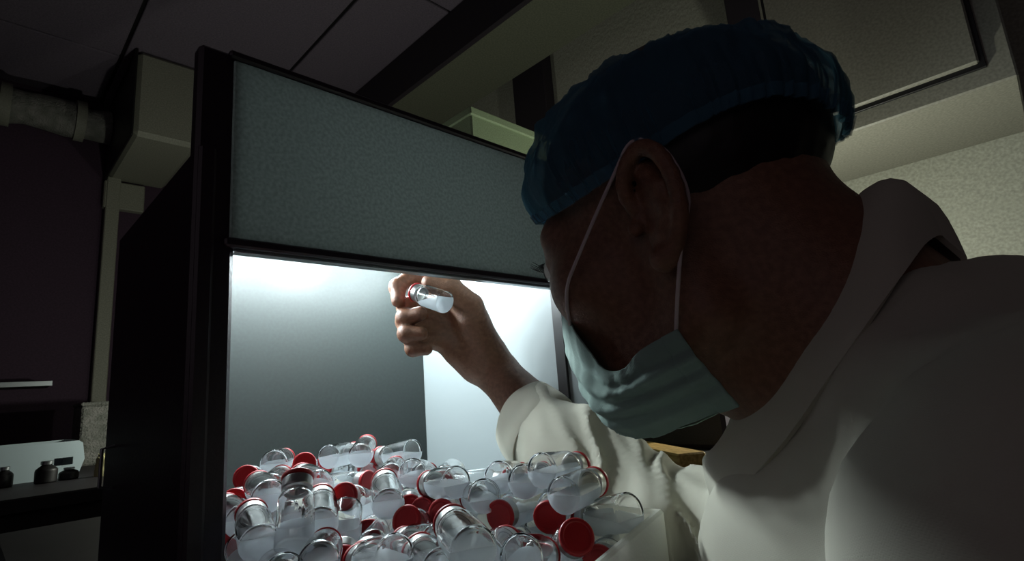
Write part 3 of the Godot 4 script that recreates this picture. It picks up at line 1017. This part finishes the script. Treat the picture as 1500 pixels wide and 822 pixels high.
func person():
	var who := thing("person", "worker in white coat, blue hair net and face mask holding up a vial", "person")
	var hf := head_frame()
	var skin := Mb.new()
	var hw := func(l: float, u: float, f: float) -> Vector3: return luf(l, u, f)
	# ---- head and neck
	var skull := Field.new(0.022)
	skull.egg(Vector3(0, 0.050, 0.004), Vector3(0.073, 0.078, 0.090))
	skull.egg(Vector3(0, -0.022, -0.042), Vector3(0.057, 0.078, 0.052))
	for s in [-1.0, 1.0]:
		skull.chain([Vector3(s * 0.056, -0.008, -0.002), Vector3(s * 0.050, -0.058, 0.000), Vector3(s * 0.030, -0.076, -0.047), Vector3(0, -0.084, -0.072)], [0.014, 0.013, 0.014, 0.016])
		skull.ball(Vector3(s * 0.043, -0.012, -0.064), 0.022)
		skull.bone(Vector3(s * 0.010, 0.029, -0.090), Vector3(s * 0.040, 0.027, -0.076), 0.009, 0.008)
	skull.bone(hf.affine_inverse() * up_at(NECK + Vector3(0, -0.03, 0.0)), Vector3(0, -0.015, 0.030), 0.064, 0.056)
	skull.bone(hf.affine_inverse() * up_at(NECK + Vector3(0.0, -0.02, -0.03)), Vector3(0, -0.060, -0.010), 0.046, 0.042)
	var fine := Field.new(0.008)
	fine.bone(Vector3(0, 0.016, -0.093), Vector3(0, -0.026, -0.098), 0.0085, 0.0095)
	for s in [-1.0, 1.0]:
		fine.ball(Vector3(s * 0.011, -0.031, -0.094), 0.0085)
		fine.bone(Vector3(0, -0.060, -0.089), Vector3(s * 0.020, -0.062, -0.082), 0.0065, 0.004)
	var socket := Field.new(0.004)
	var lids := Field.new(0.006)
	for s in [-1.0, 1.0]:
		socket.ball(Vector3(s * 0.032, 0.011, -0.104), 0.0165)
		lids.ball(Vector3(s * 0.032, 0.010, -0.0790), 0.0130)
	var head_at := func(p: Vector3) -> float:
		var e := skull.at(p)
		if e > 0.05:
			return e
		e = smin(e, fine.at(p), 0.012)
		e = smax(e, -socket.at(p), 0.012)
		return smin(e, lids.at(p), 0.005)
	nets(head_at, Vector3(-0.095, -0.20, -0.13), Vector3(0.095, 0.145, 0.155), 0.0036, skin, hf)
	# ---- ears
	for s in [1.0, -1.0]:
		var ear := Field.new(0.004)
		var rim := []
		for q in [[0.071, 0.002, 0.012], [0.077, 0.016, 0.015], [0.081, 0.028, 0.006], [0.084, 0.033, -0.009], [0.087, 0.025, -0.021], [0.087, 0.008, -0.025], [0.084, -0.010, -0.020], [0.080, -0.022, -0.009], [0.077, -0.030, 0.003]]:
			rim.append(luf(q[0] * s, q[1], q[2] * 0.72))
		rim = smooth_path(rim, 18)
		for i in 18:
			ear.bone(rim[i], rim[i + 1], 0.0036, 0.0036)
		ear.chain([luf(0.079 * s, 0.019, -0.003), luf(0.081 * s, 0.010, -0.008), luf(0.081 * s, -0.004, -0.009), luf(0.078 * s, -0.015, -0.002), luf(0.075 * s, -0.016, 0.004)], [0.0034, 0.0036, 0.0036, 0.0036, 0.003])
		ear.ball(luf(0.0765 * s, -0.027, 0.004), 0.0075)
		ear.ball(luf(0.073 * s, -0.004, 0.013), 0.0048)
		ear.chain([luf(0.073 * s, 0.022, -0.005), luf(0.074 * s, 0.004, -0.008), luf(0.072 * s, -0.016, -0.002)], [0.0075, 0.0075, 0.0065])
		ear.chain([luf(0.066 * s, 0.012, -0.004), luf(0.066 * s, -0.014, 0.0)], [0.012, 0.010])
		var elo := Vector3(-0.096, -0.042, -0.022) if s > 0 else Vector3(0.056, -0.042, -0.022)
		nets(ear.at, elo, elo + Vector3(0.040, 0.082, 0.056), 0.0018, skin, hf)
	# ---- right forearm and hand: one grid, each finger its own chain rooted in the palm
	var W := WRI_R
	var palm := Field.new(0.014)
	palm.bone(Vector3(0.4340, 0.0720, -0.3200), Vector3(0.4514, 0.1276, -0.4234), 0.022, 0.032)
	palm.bone(Vector3(0.4514, 0.1276, -0.4234), W, 0.032, 0.0235)
	palm.bone(W, Vector3(0.4363, 0.2016, -0.4860), 0.0235, 0.0215)
	palm.bone(Vector3(0.4352, 0.2032, -0.4838), Vector3(0.4069, 0.2702, -0.4990), 0.0175, 0.0125)
	palm.bone(Vector3(0.4342, 0.2010, -0.4903), Vector3(0.4054, 0.2550, -0.5113), 0.0175, 0.0125)
	palm.bone(Vector3(0.4320, 0.1978, -0.4946), Vector3(0.4022, 0.2382, -0.5130), 0.0165, 0.0120)
	palm.bone(Vector3(0.4277, 0.1924, -0.4968), Vector3(0.4000, 0.2189, -0.5081), 0.0165, 0.0115)
	palm.bone(Vector3(0.4277, 0.1902, -0.4925), Vector3(0.4039, 0.2064, -0.5011), 0.0150, 0.0120)
	palm.bone(Vector3(0.4320, 0.2054, -0.4752), Vector3(0.4104, 0.2388, -0.4752), 0.0170, 0.0155)
	palm.bone(Vector3(0.4104, 0.2388, -0.4752), Vector3(0.4039, 0.2637, -0.4903), 0.0120, 0.0100)
	var digits := []
	for c in [
		[[Vector3(0.4136, 0.2572, -0.4990), Vector3(0.4069, 0.2755, -0.4995), Vector3(0.3618, 0.2982, -0.5216), Vector3(0.3402, 0.2837, -0.5200), Vector3(0.3353, 0.2664, -0.5119)], [0.0133, 0.0127, 0.0106, 0.0093, 0.0081]],
		[[Vector3(0.4115, 0.2464, -0.5098), Vector3(0.4054, 0.2576, -0.5119), Vector3(0.3536, 0.2624, -0.5238), Vector3(0.3402, 0.2464, -0.5076), Vector3(0.3488, 0.2491, -0.4914)], [0.0127, 0.0127, 0.0106, 0.0095, 0.0083]],
		[[Vector3(0.4093, 0.2313, -0.5119), Vector3(0.4022, 0.2382, -0.5152), Vector3(0.3497, 0.2448, -0.5216), Vector3(0.3391, 0.2286, -0.5044), Vector3(0.3488, 0.2275, -0.4914)], [0.0127, 0.0122, 0.0102, 0.0091, 0.0080]],
		[[Vector3(0.4082, 0.2151, -0.5076), Vector3(0.4000, 0.2189, -0.5098), Vector3(0.3550, 0.2253, -0.5184), Vector3(0.3472, 0.2124, -0.5044), Vector3(0.3575, 0.2108, -0.4946)], [0.0117, 0.0111, 0.0091, 0.0083, 0.0072]],
		[[Vector3(0.4301, 0.2078, -0.4752), Vector3(0.4072, 0.2583, -0.4714), Vector3(0.3829, 0.2801, -0.4795), Vector3(0.3640, 0.2858, -0.4925)], [0.0159, 0.0133, 0.0119, 0.0090]],
	]:
		var fd := Field.new(0.0035)
		fd.chain(c[0], c[1])
		# knuckle pads
		for j in range(2, c[0].size() - 1):
			fd.ball(c[0][j], c[1][j] * 1.06)
		digits.append(fd)
	var hand_at := func(p: Vector3) -> float:
		var e := palm.at(p)
		if e > 0.13:
			return e - 0.05
		var g := 1e3
		for fd in digits:
			g = smin(g, fd.at(p), 0.0018)
		return smin(e, g, 0.008)
	nets(hand_at, Vector3(0.315, 0.035, -0.550), Vector3(0.490, 0.325, -0.245), 0.0026, skin, Transform3D(Basis(), Vector3(0, BENCH, 0)))
	part(who, "body", skin, mats.skin, 180.0)
	# nails
	for q in [[Vector3(0.3326, 0.2723, -0.5184), Vector3(-0.75, 0.15, -0.55), Vector3(-0.2, -0.85, 0.4)], [Vector3(0.3645, 0.2939, -0.4957), Vector3(0.0, 0.95, -0.25), Vector3(-0.85, 0.3, -0.45)]]:
		var nl := Mb.new()
		var nz: Vector3 = q[1].normalized()
		var ny: Vector3 = (q[2] - nz * nz.dot(q[2])).normalized()
		nl.lathe([Vector2(0, -0.0012), Vector2(0.0042, -0.0012), Vector2(0.0050, -0.0006), Vector2(0.0040, 0.0003), Vector2(0.002, 0.0008), Vector2(0, 0.0009)], 14, Transform3D(Basis(nz.cross(ny), nz, ny * 1.3), up_at(q[0])))
		part(who, "fingernail", nl, mats.nail, 60)
	# ---- eyes, lashes, brows
	for s in [-1.0, 1.0]:
		var eb := Mb.new()
		var prof := []
		for i in 13:
			prof.append(Vector2(0.0119 * sin(PI * i / 12.0), -0.0119 * cos(PI * i / 12.0)))
		prof[0].x = 0.0
		prof[12].x = 0.0
		eb.lathe(prof, 20, hf * Transform3D(Basis(Vector3.RIGHT, -PI * 0.5), Vector3(s * 0.032, 0.0085, -0.0818)))
		var eye := part(who, "eye", eb, mats.eye_white, 180)
		var ir := Mb.new()
		ir.lathe([Vector2(0, 0.0112), Vector2(0.0054, 0.0109), Vector2(0.0050, 0.0117), Vector2(0, 0.0122)], 16, hf * Transform3D(Basis(Vector3.RIGHT, -PI * 0.5), Vector3(s * 0.032, 0.0085, -0.0818)))
		part(eye, "iris", ir, mats.eye_dark, 60)
		var la := Mb.new()
		for i in 13:
			var a := lerpf(-0.9, 0.9, i / 12.0)
			var o := Vector3(s * 0.032 + 0.0125 * sin(a), 0.0135, -0.0800 - 0.0128 * cos(a))
			var dir := Vector3(sin(a) * 0.8, 0.10, -cos(a))
			la.tube([o, o + dir * 0.005 + Vector3(0, -0.001, 0), o + dir * 0.009 + Vector3(0, 0.002, 0)], [0.0004, 0.0003, 0.0001], 5)
		var lm := Mb.new()
		for p in la.v:
			lm.v.append(hf * p)
		lm.f = la.f
		var lo := part(who, "eyelashes", lm, mats.hair)
		lo.set_meta("kind", "stuff")
	# ---- hair
	var hairf := Field.new(0.01)
	hairf.egg(Vector3(0, 0.050, 0.008), Vector3(0.0775, 0.081, 0.0945))
	var hn := FastNoiseLite.new()
	hn.seed = 3
	hn.frequency = 120.0
	var hair_at := func(p: Vector3) -> float:
		var f := -p.z
		var line := 0.055
		if f < 0.03:
			line = lerpf(0.055, 0.0, clampf((0.03 - f) / 0.03, 0.0, 1.0))
		if f < -0.012:
			line = lerpf(0.0, -0.040, clampf((-0.012 - f) / 0.03, 0.0, 1.0))
		return smax(hairf.at(p) + hn.get_noise_3d(p.x, p.y * 0.35, p.z * 0.6) * 0.0016, line - p.y, 0.006)
	var hair := Mb.new()
	nets(hair_at, Vector3(-0.09, -0.06, -0.10), Vector3(0.09, 0.148, 0.126), 0.0042, hair, hf)
	part(who, "hair", hair, mats.hair, 180)
	hair_net(who, hf)
	face_mask(who, hf)
	coat(who)
	legs(who)

func hair_net(who: Node3D, hf: Transform3D):
	var rows := []
	var wob := FastNoiseLite.new()
	wob.seed = 11
	wob.frequency = 1.0
	var nphi := 320
	var nv := 40
	for j in nv + 1:
		var t := float(j) / nv
		var row := []
		for i in nphi:
			var ph := TAU * i / nphi          # 0 is the front, a quarter turn his left
			var c := cos(ph)
			var s := sin(ph)
			var side := absf(s)
			var rim_u := lerpf(0.058, 0.026, smoothstep(0.0, 1.0, side)) if c > 0.0 else lerpf(0.016, 0.026, smoothstep(0.0, 1.0, side)) + 0.012 * sin(PI * clampf(acos(clampf(-c, -1.0, 1.0)) / (PI * 0.5), 0.0, 1.0)) * 0.9
			var e0 := asin(clampf((rim_u - 0.05) / 0.094, -0.9, 0.9))
			var tt := pow(t, 0.8)
			var e := lerpf(e0, PI * 0.5, tt)
			var puff := pow(absf(cos(e)), 0.82)
			var rf := (0.114 if c > 0.0 else 0.104) * (1.0 - 0.07 * exp(-t * 16.0))
			var rs := 0.090 * (1.0 - 0.07 * exp(-t * 16.0))
			var gather := sin(ph * 83.0 + 9.0 * wob.get_noise_2d(c * 4.0, s * 4.0)) * (0.0024 * exp(-t * 4.5) + 0.0004) * (0.6 + 0.8 * wob.get_noise_2d(c * 9.0 + 4.0, s * 9.0))
			var crease := wob.get_noise_3d(c * 3.0, s * 3.0, t * 4.0) * 0.007 * smoothstep(0.0, 0.35, t) + wob.get_noise_3d(c * 12.0, s * 12.0, t * 7.0) * 0.0022
			var k := 1.0 + (gather + crease) / 0.1
			var p := Vector3(s * rs * puff, sin(e) * 0.081, c * rf * puff) * k
			row.append(hf * luf(p.x, 0.05 + p.y * (1.0 - 0.13 * (1.0 - c) * 0.5) - 0.006 * (1.0 - c) * 0.5, p.z - 0.010))
		rows.append(row)
	var m := Mb.new()
	m.sheet(rows, 0.0005, true)
	var net := part(who, "hair_net", m, mats.net, 180)
	# elastic band round the rim
	var band := Mb.new()
	var br := []
	for j in 2:
		var row := []
		for i in nphi:
			var p: Vector3 = hf.affine_inverse() * rows[j][i]
			row.append(hf * Vector3(p.x * 1.006, p.y - 0.001, (p.z - 0.010) * 1.006 + 0.010))
		br.append(row)
	band.sheet(br, 0.0008, true)
	part(net, "elastic_band", band, mats.net_band, 180)

func face_mask(who: Node3D, hf: Transform3D):
	var half := [
		[[0.066, -0.063, 0.013], [0.063, -0.078, 0.010], [0.056, -0.093, 0.006], [0.046, -0.107, 0.003]],
		[[0.064, -0.066, 0.036], [0.064, -0.081, 0.036], [0.055, -0.096, 0.034], [0.041, -0.108, 0.030]],
		[[0.061, -0.072, 0.050], [0.060, -0.083, 0.054], [0.050, -0.096, 0.057], [0.032, -0.111, 0.056]],
		[[0.056, -0.066, 0.064], [0.054, -0.079, 0.071], [0.041, -0.093, 0.078], [0.022, -0.107, 0.075]],
		[[0.049, -0.036, 0.077], [0.041, -0.062, 0.087], [0.031, -0.083, 0.090], [0.013, -0.103, 0.086]],
		[[0.022, -0.017, 0.092], [0.022, -0.048, 0.098], [0.018, -0.074, 0.095], [0.008, -0.104, 0.087]],
		[[0.0, -0.016, 0.103], [0.0, -0.042, 0.109], [0.0, -0.071, 0.100], [0.0, -0.105, 0.087]],
	]
	var cols := []
	for i in 13:
		var src: Array = half[i] if i < 7 else half[12 - i]
		var col := []
		for q in src:
			col.append(luf(q[0] if i < 7 else -q[0], q[1], q[2]))
		cols.append(col)
	var wob := FastNoiseLite.new()
	wob.seed = 5
	wob.frequency = 1.0
	var rows := []
	var nu := 132
	var nv := 44
	for j in nv + 1:
		var tv := 3.0 * j / nv
		var line := []
		for c in cols:
			line.append(catmull(c, tv))
		var row := []
		for i in nu + 1:
			var tu := 12.0 * i / nu
			var p := catmull(line, tu)
			var out := (p - Vector3(0, -0.06, -0.02)).normalized()
			var edge := smoothstep(0.0, 0.8, min(tu, 12.0 - tu))
			var v01 := float(j) / nv
			var pleat := 0.0
			for c in [0.30, 0.52, 0.74]:
				var q: float = (v01 - c) / 0.07
				pleat += (q * exp(-q * q)) * 0.0036
			pleat *= 1.0 - 0.6 * edge * smoothstep(3.0, 6.0, min(tu, 12.0 - tu))
			var crumple := wob.get_noise_2d(tu * 1.6 + v01 * 1.5, v01 * 1.2) * 0.0013 * edge + wob.get_noise_2d(tu * 4.0, v01 * 1.2 + 9.0) * 0.0004
			row.append(hf * (p + out * (0.002 + pleat + crumple)))
		rows.append(row)
	var m := Mb.new()
	m.sheet(rows, 0.0009)
	var mask := part(who, "face_mask", m, mats.mask_cloth, 180)
	# bindings along both sides
	for e in 2:
		var br := []
		for j in nv + 1:
			var row := []
			for i in 6:
				var k: int = i if e == 0 else nu - i
				row.append(rows[j][k] + (rows[j][k] - hf * Vector3(0, -0.08, 0.01)).normalized() * 0.0007)
			br.append(row)
		var b := Mb.new()
		b.sheet(br, 0.0012)
		part(mask, "binding", b, mats.mask_cloth, 180)
	for s in [1.0, -1.0]:
		var path := []
		for q in [[0.0500, -0.034, 0.080], [0.0690, -0.018, 0.066], [0.0755, -0.002, 0.047], [0.0815, 0.027, 0.012], [0.0860, 0.0375, -0.006], [0.0775, 0.028, -0.0180], [0.0760, 0.000, -0.0200], [0.0790, -0.022, -0.0090], [0.0750, -0.044, 0.003], [0.0670, -0.063, 0.014]]:
			path.append(hf * luf(q[0] * s, q[1], q[2]))
		var l := Mb.new()
		l.tube(smooth_path(path, 48), [0.0011], 8)
		part(mask, "ear_loop", l, mats.elastic, 180)

func coat(who: Node3D):
	var body := Field.new(0.075)
	body.bone(PELVIS, Vector3(0.420, -0.060, 0.030), 0.150, 0.125)
	body.bone(Vector3(0.325, 0.010, -0.010), Vector3(0.445, 0.010, -0.055), 0.098, 0.095)
	body.bone(Vector3(0.392, 0.045, -0.080), Vector3(0.385, -0.080, -0.050), 0.078, 0.120)
	body.bone(NECK + Vector3(0, -0.017, 0.017), SHO_L, 0.052, 0.058)
	body.bone(Vector3(0.348, 0.105, -0.050), Vector3(0.368, 0.045, -0.105), 0.043, 0.050)
	body.bone(Vector3(0.376, 0.060, -0.130), Vector3(0.376, -0.080, -0.100), 0.048, 0.055)
	body.bone(NECK + Vector3(0, -0.015, 0.01), SHO_R, 0.058, 0.060)
	body.bone(SHO_L, ELB_L, 0.058, 0.052)
	body.bone(ELB_L, WRI_L, 0.052, 0.042)
	body.bone(SHO_R, ELB_R + Vector3(0.008, -0.008, 0.012), 0.054, 0.034)
	var fore := Field.new(0.03)
	var cuff := Vector3(0.4476, 0.1320, -0.4327)
	fore.chain([ELB_R, Vector3(0.4356, 0.0851, -0.3567), cuff + (WRI_R - ELB_R).normalized() * 0.02], [0.043, 0.045, 0.0345])
	fore.bone(Vector3(0.441, 0.052, -0.365), Vector3(0.447, 0.098, -0.432), 0.040, 0.026)
	var axis := (WRI_R - ELB_R).normalized()
	var cut := axis
	var n := FastNoiseLite.new()
	n.seed = 2
	n.frequency = 1.0
	n.fractal_octaves = 2
	var upper := (SHO_R - ELB_R).normalized()
	var coat_at := func(p: Vector3) -> float:
		var e := body.at(p)
		var g := fore.at(p)
		if min(e, g) > 0.08:
			return min(e, g)
		g = smax(g, (p - cuff).dot(cut), 0.004)
		var d0 := smin(e, g, 0.018)
		# folds: bunched cloth round the crook of the right elbow, slacker ones over the chest
		var q := p - ELB_R - Vector3(0.02, 0.035, 0)
		var near := exp(-q.length_squared() / 0.0100)
		var s := q.dot(Vector3(0.71, -0.10, 0.70)) + 0.25 * q.y
		var warp := n.get_noise_3d(q.x * 7.0, q.y * 7.0, q.z * 7.0)
		var f1 := 0.48 - 0.95 * smoothstep(0.0, 0.42, absf(n.get_noise_3d(s * 22.0 + warp * 0.5, q.y * 6.0, q.dot(Vector3(0.7, 0, -0.7)) * 4.0)))
		var f2 := n.get_noise_3d((p.x * 0.7 + p.z * 0.7) * 15.0, p.y * 5.0 + p.x * 2.0, (p.z - p.x) * 4.0)
		d0 -= f1 * 0.0140 * near + f2 * 0.0075 * (1.0 - near)
		# the tunnel of the cuff
		return smax(d0, 0.0275 - (p - cuff - axis * clampf((p - cuff).dot(axis), -0.03, 0.05)).length(), 0.004)
	var base := Transform3D(Basis(), Vector3(0, BENCH, 0))
	var seam := Vector3(0.445, 0.075, -0.340)
	var seam_r := 0.170
	var m := Mb.new()
	nets(func(p: Vector3) -> float: return max(coat_at.call(p), seam_r - 0.005 - (p - seam).length()), Vector3(0.02, -0.42, -0.30), Vector3(0.66, 0.24, 0.34), 0.0060, m, base)
	var c := part(who, "lab_coat", m, mats.coat_cloth, 180)
	var sm := Mb.new()
	nets(func(p: Vector3) -> float: return max(coat_at.call(p), (p - seam).length() - seam_r - 0.003), seam - Vector3.ONE * 0.180, seam + Vector3.ONE * 0.180, 0.0038, sm, base)
	part(c, "sleeve", sm, mats.coat_cloth, 180)
	# the turned cuff
	var e1 := axis.cross(Vector3.UP).normalized()
	var e2 := axis.cross(e1)
	var cr := []
	for j in 9:
		var row := []
		for i in 56:
			var a := TAU * i / 56
			var dir := e1 * cos(a) + e2 * sin(a)
			var o := cuff + axis * lerpf(-0.034, 0.0035, j / 8.0)
			var r := 0.028
			while r < 0.06 and fore.at(o - axis * 0.004 + dir * r) < 0.0:
				r += 0.0005
			row.append(up_at(o + dir * (r + 0.0006 - 0.0030 * exp(-j * 1.2) + 0.0006 * sin(a * 5.0 + j * 0.3))))
		cr.append(row)
	var cb := Mb.new()
	cb.sheet(cr, 0.0022, true)
	part(c, "cuff", cb, mats.coat_cloth, 60)
	# collar: stand, fold and fall, swept round the neck
	var fold := [Vector3(0.362, 0.248, -0.055), Vector3(0.348, 0.238, -0.064), Vector3(0.337, 0.212, -0.082), Vector3(0.336, 0.178, -0.112), Vector3(0.348, 0.145, -0.140), Vector3(0.364, 0.116, -0.160), Vector3(0.366, 0.096, -0.176)]
	var outer := [Vector3(0.366, 0.210, -0.030), Vector3(0.338, 0.208, -0.034), Vector3(0.305, 0.185, -0.045), Vector3(0.295, 0.150, -0.072), Vector3(0.306, 0.115, -0.105), Vector3(0.325, 0.085, -0.142), Vector3(0.346, 0.072, -0.168)]
	var inner := [Vector3(0.366, 0.190, -0.050), Vector3(0.356, 0.185, -0.062), Vector3(0.348, 0.165, -0.085), Vector3(0.350, 0.135, -0.110), Vector3(0.362, 0.105, -0.132), Vector3(0.374, 0.080, -0.148), Vector3(0.374, 0.060, -0.160)]
	var fold_far := [Vector3(0.376, 0.232, -0.060), Vector3(0.396, 0.196, -0.085), Vector3(0.404, 0.162, -0.115), Vector3(0.396, 0.135, -0.142), Vector3(0.382, 0.108, -0.162), Vector3(0.372, 0.080, -0.176)]
	var outer_far := [Vector3(0.390, 0.178, -0.038), Vector3(0.424, 0.150, -0.060), Vector3(0.438, 0.125, -0.085), Vector3(0.428, 0.095, -0.125), Vector3(0.408, 0.072, -0.158), Vector3(0.384, 0.050, -0.174)]
	var inner_far := [Vector3(0.378, 0.185, -0.060), Vector3(0.390, 0.160, -0.085), Vector3(0.394, 0.135, -0.110), Vector3(0.388, 0.105, -0.132), Vector3(0.380, 0.080, -0.148), Vector3(0.376, 0.060, -0.160)]
	var rails := []
	for r in [[inner, inner_far], [fold, fold_far], [outer, outer_far]]:
		var full: Array = r[1].duplicate()
		full.reverse()
		full.append_array(r[0])
		rails.append(smooth_path(full, 72))
	var rows := []
	for i in 73:
		var row := []
		for k in 13:
			var t := k / 12.0
			var a: Vector3 = rails[0][i]
			var b: Vector3 = rails[1][i]
			var o: Vector3 = rails[2][i]
			var p: Vector3
			if t < 0.4:
				p = a.lerp(b, t / 0.4)
			else:
				var u := (t - 0.4) / 0.6
				p = b.lerp(o, u) + Vector3(0, 0.010 * sin(PI * u), 0) + (o - a).normalized() * 0.006 * sin(PI * u)
			row.append(up_at(p + Vector3(-0.006, 0.008, -0.006) * (1.0 if i > 36 else 0.0)))
		rows.append(row)
	var cm := Mb.new()
	cm.sheet(rows, 0.003)
	part(c, "collar", cm, mats.coat_cloth, 60)

func legs(who: Node3D):
	var f := Field.new(0.04)
	var off := Vector3(0.13, 0, -0.07)
	for s in [-1.0, 1.0]:
		var hip: Vector3 = PELVIS + off * s * 0.6 + Vector3(0, -0.02, 0)
		var knee: Vector3 = hip + Vector3(-0.15, 0.02, -0.36)
		f.chain([hip, knee, Vector3(knee.x + 0.02, -0.67, knee.z + 0.10)], [0.085, 0.062, 0.050])
	var m := Mb.new()
	nets(f.at, Vector3(0.1, -0.73, -0.38), Vector3(0.7, -0.15, 0.32), 0.014, m, Transform3D(Basis(), Vector3(0, BENCH, 0)))
	part(who, "trousers", m, mats.trousers, 180)
	for s in [-1.0, 1.0]:
		var hip: Vector3 = PELVIS + off * s * 0.6
		var sh := Field.new(0.02)
		var at := Vector3(hip.x - 0.13, -0.715, hip.z - 0.25)
		sh.chain([at + Vector3(0, 0.0, 0.03), at + Vector3(-0.02, -0.005, -0.10), at + Vector3(-0.035, -0.012, -0.17)], [0.040, 0.036, 0.028])
		sh.bone(at + Vector3(0, 0.05, 0.02), at, 0.040, 0.040)
		var g := func(p: Vector3) -> float: return smax(sh.at(p), -0.757 - p.y, 0.004)
		var mm := Mb.new()
		nets(g, at - Vector3(0.11, 0.06, 0.24), at + Vector3(0.08, 0.11, 0.10), 0.008, mm, Transform3D(Basis(), Vector3(0, BENCH, 0)))
		part(who, "shoe", mm, mats.shoe_black, 180)
	var st := thing("stool", "round black stool under the seated worker", "stool", Vector3(PELVIS.x, 0, PELVIS.z))
	var seat := Mb.new()
	seat.lathe([Vector2(0, 0.275), Vector2(0.16, 0.275), Vector2(0.17, 0.285), Vector2(0.17, 0.315), Vector2(0.155, 0.33), Vector2(0, 0.333)], 32)
	part(st, "seat", seat, mats.stool_seat)
	for i in 4:
		var a := TAU * (i + 0.5) / 4
		var lg := Mb.new()
		lg.tube([Vector3(cos(a) * 0.11, 0.28, sin(a) * 0.11), Vector3(cos(a) * 0.18, 0.0, sin(a) * 0.18)], [0.012], 10)
		part(st, "leg", lg, mats.steel)
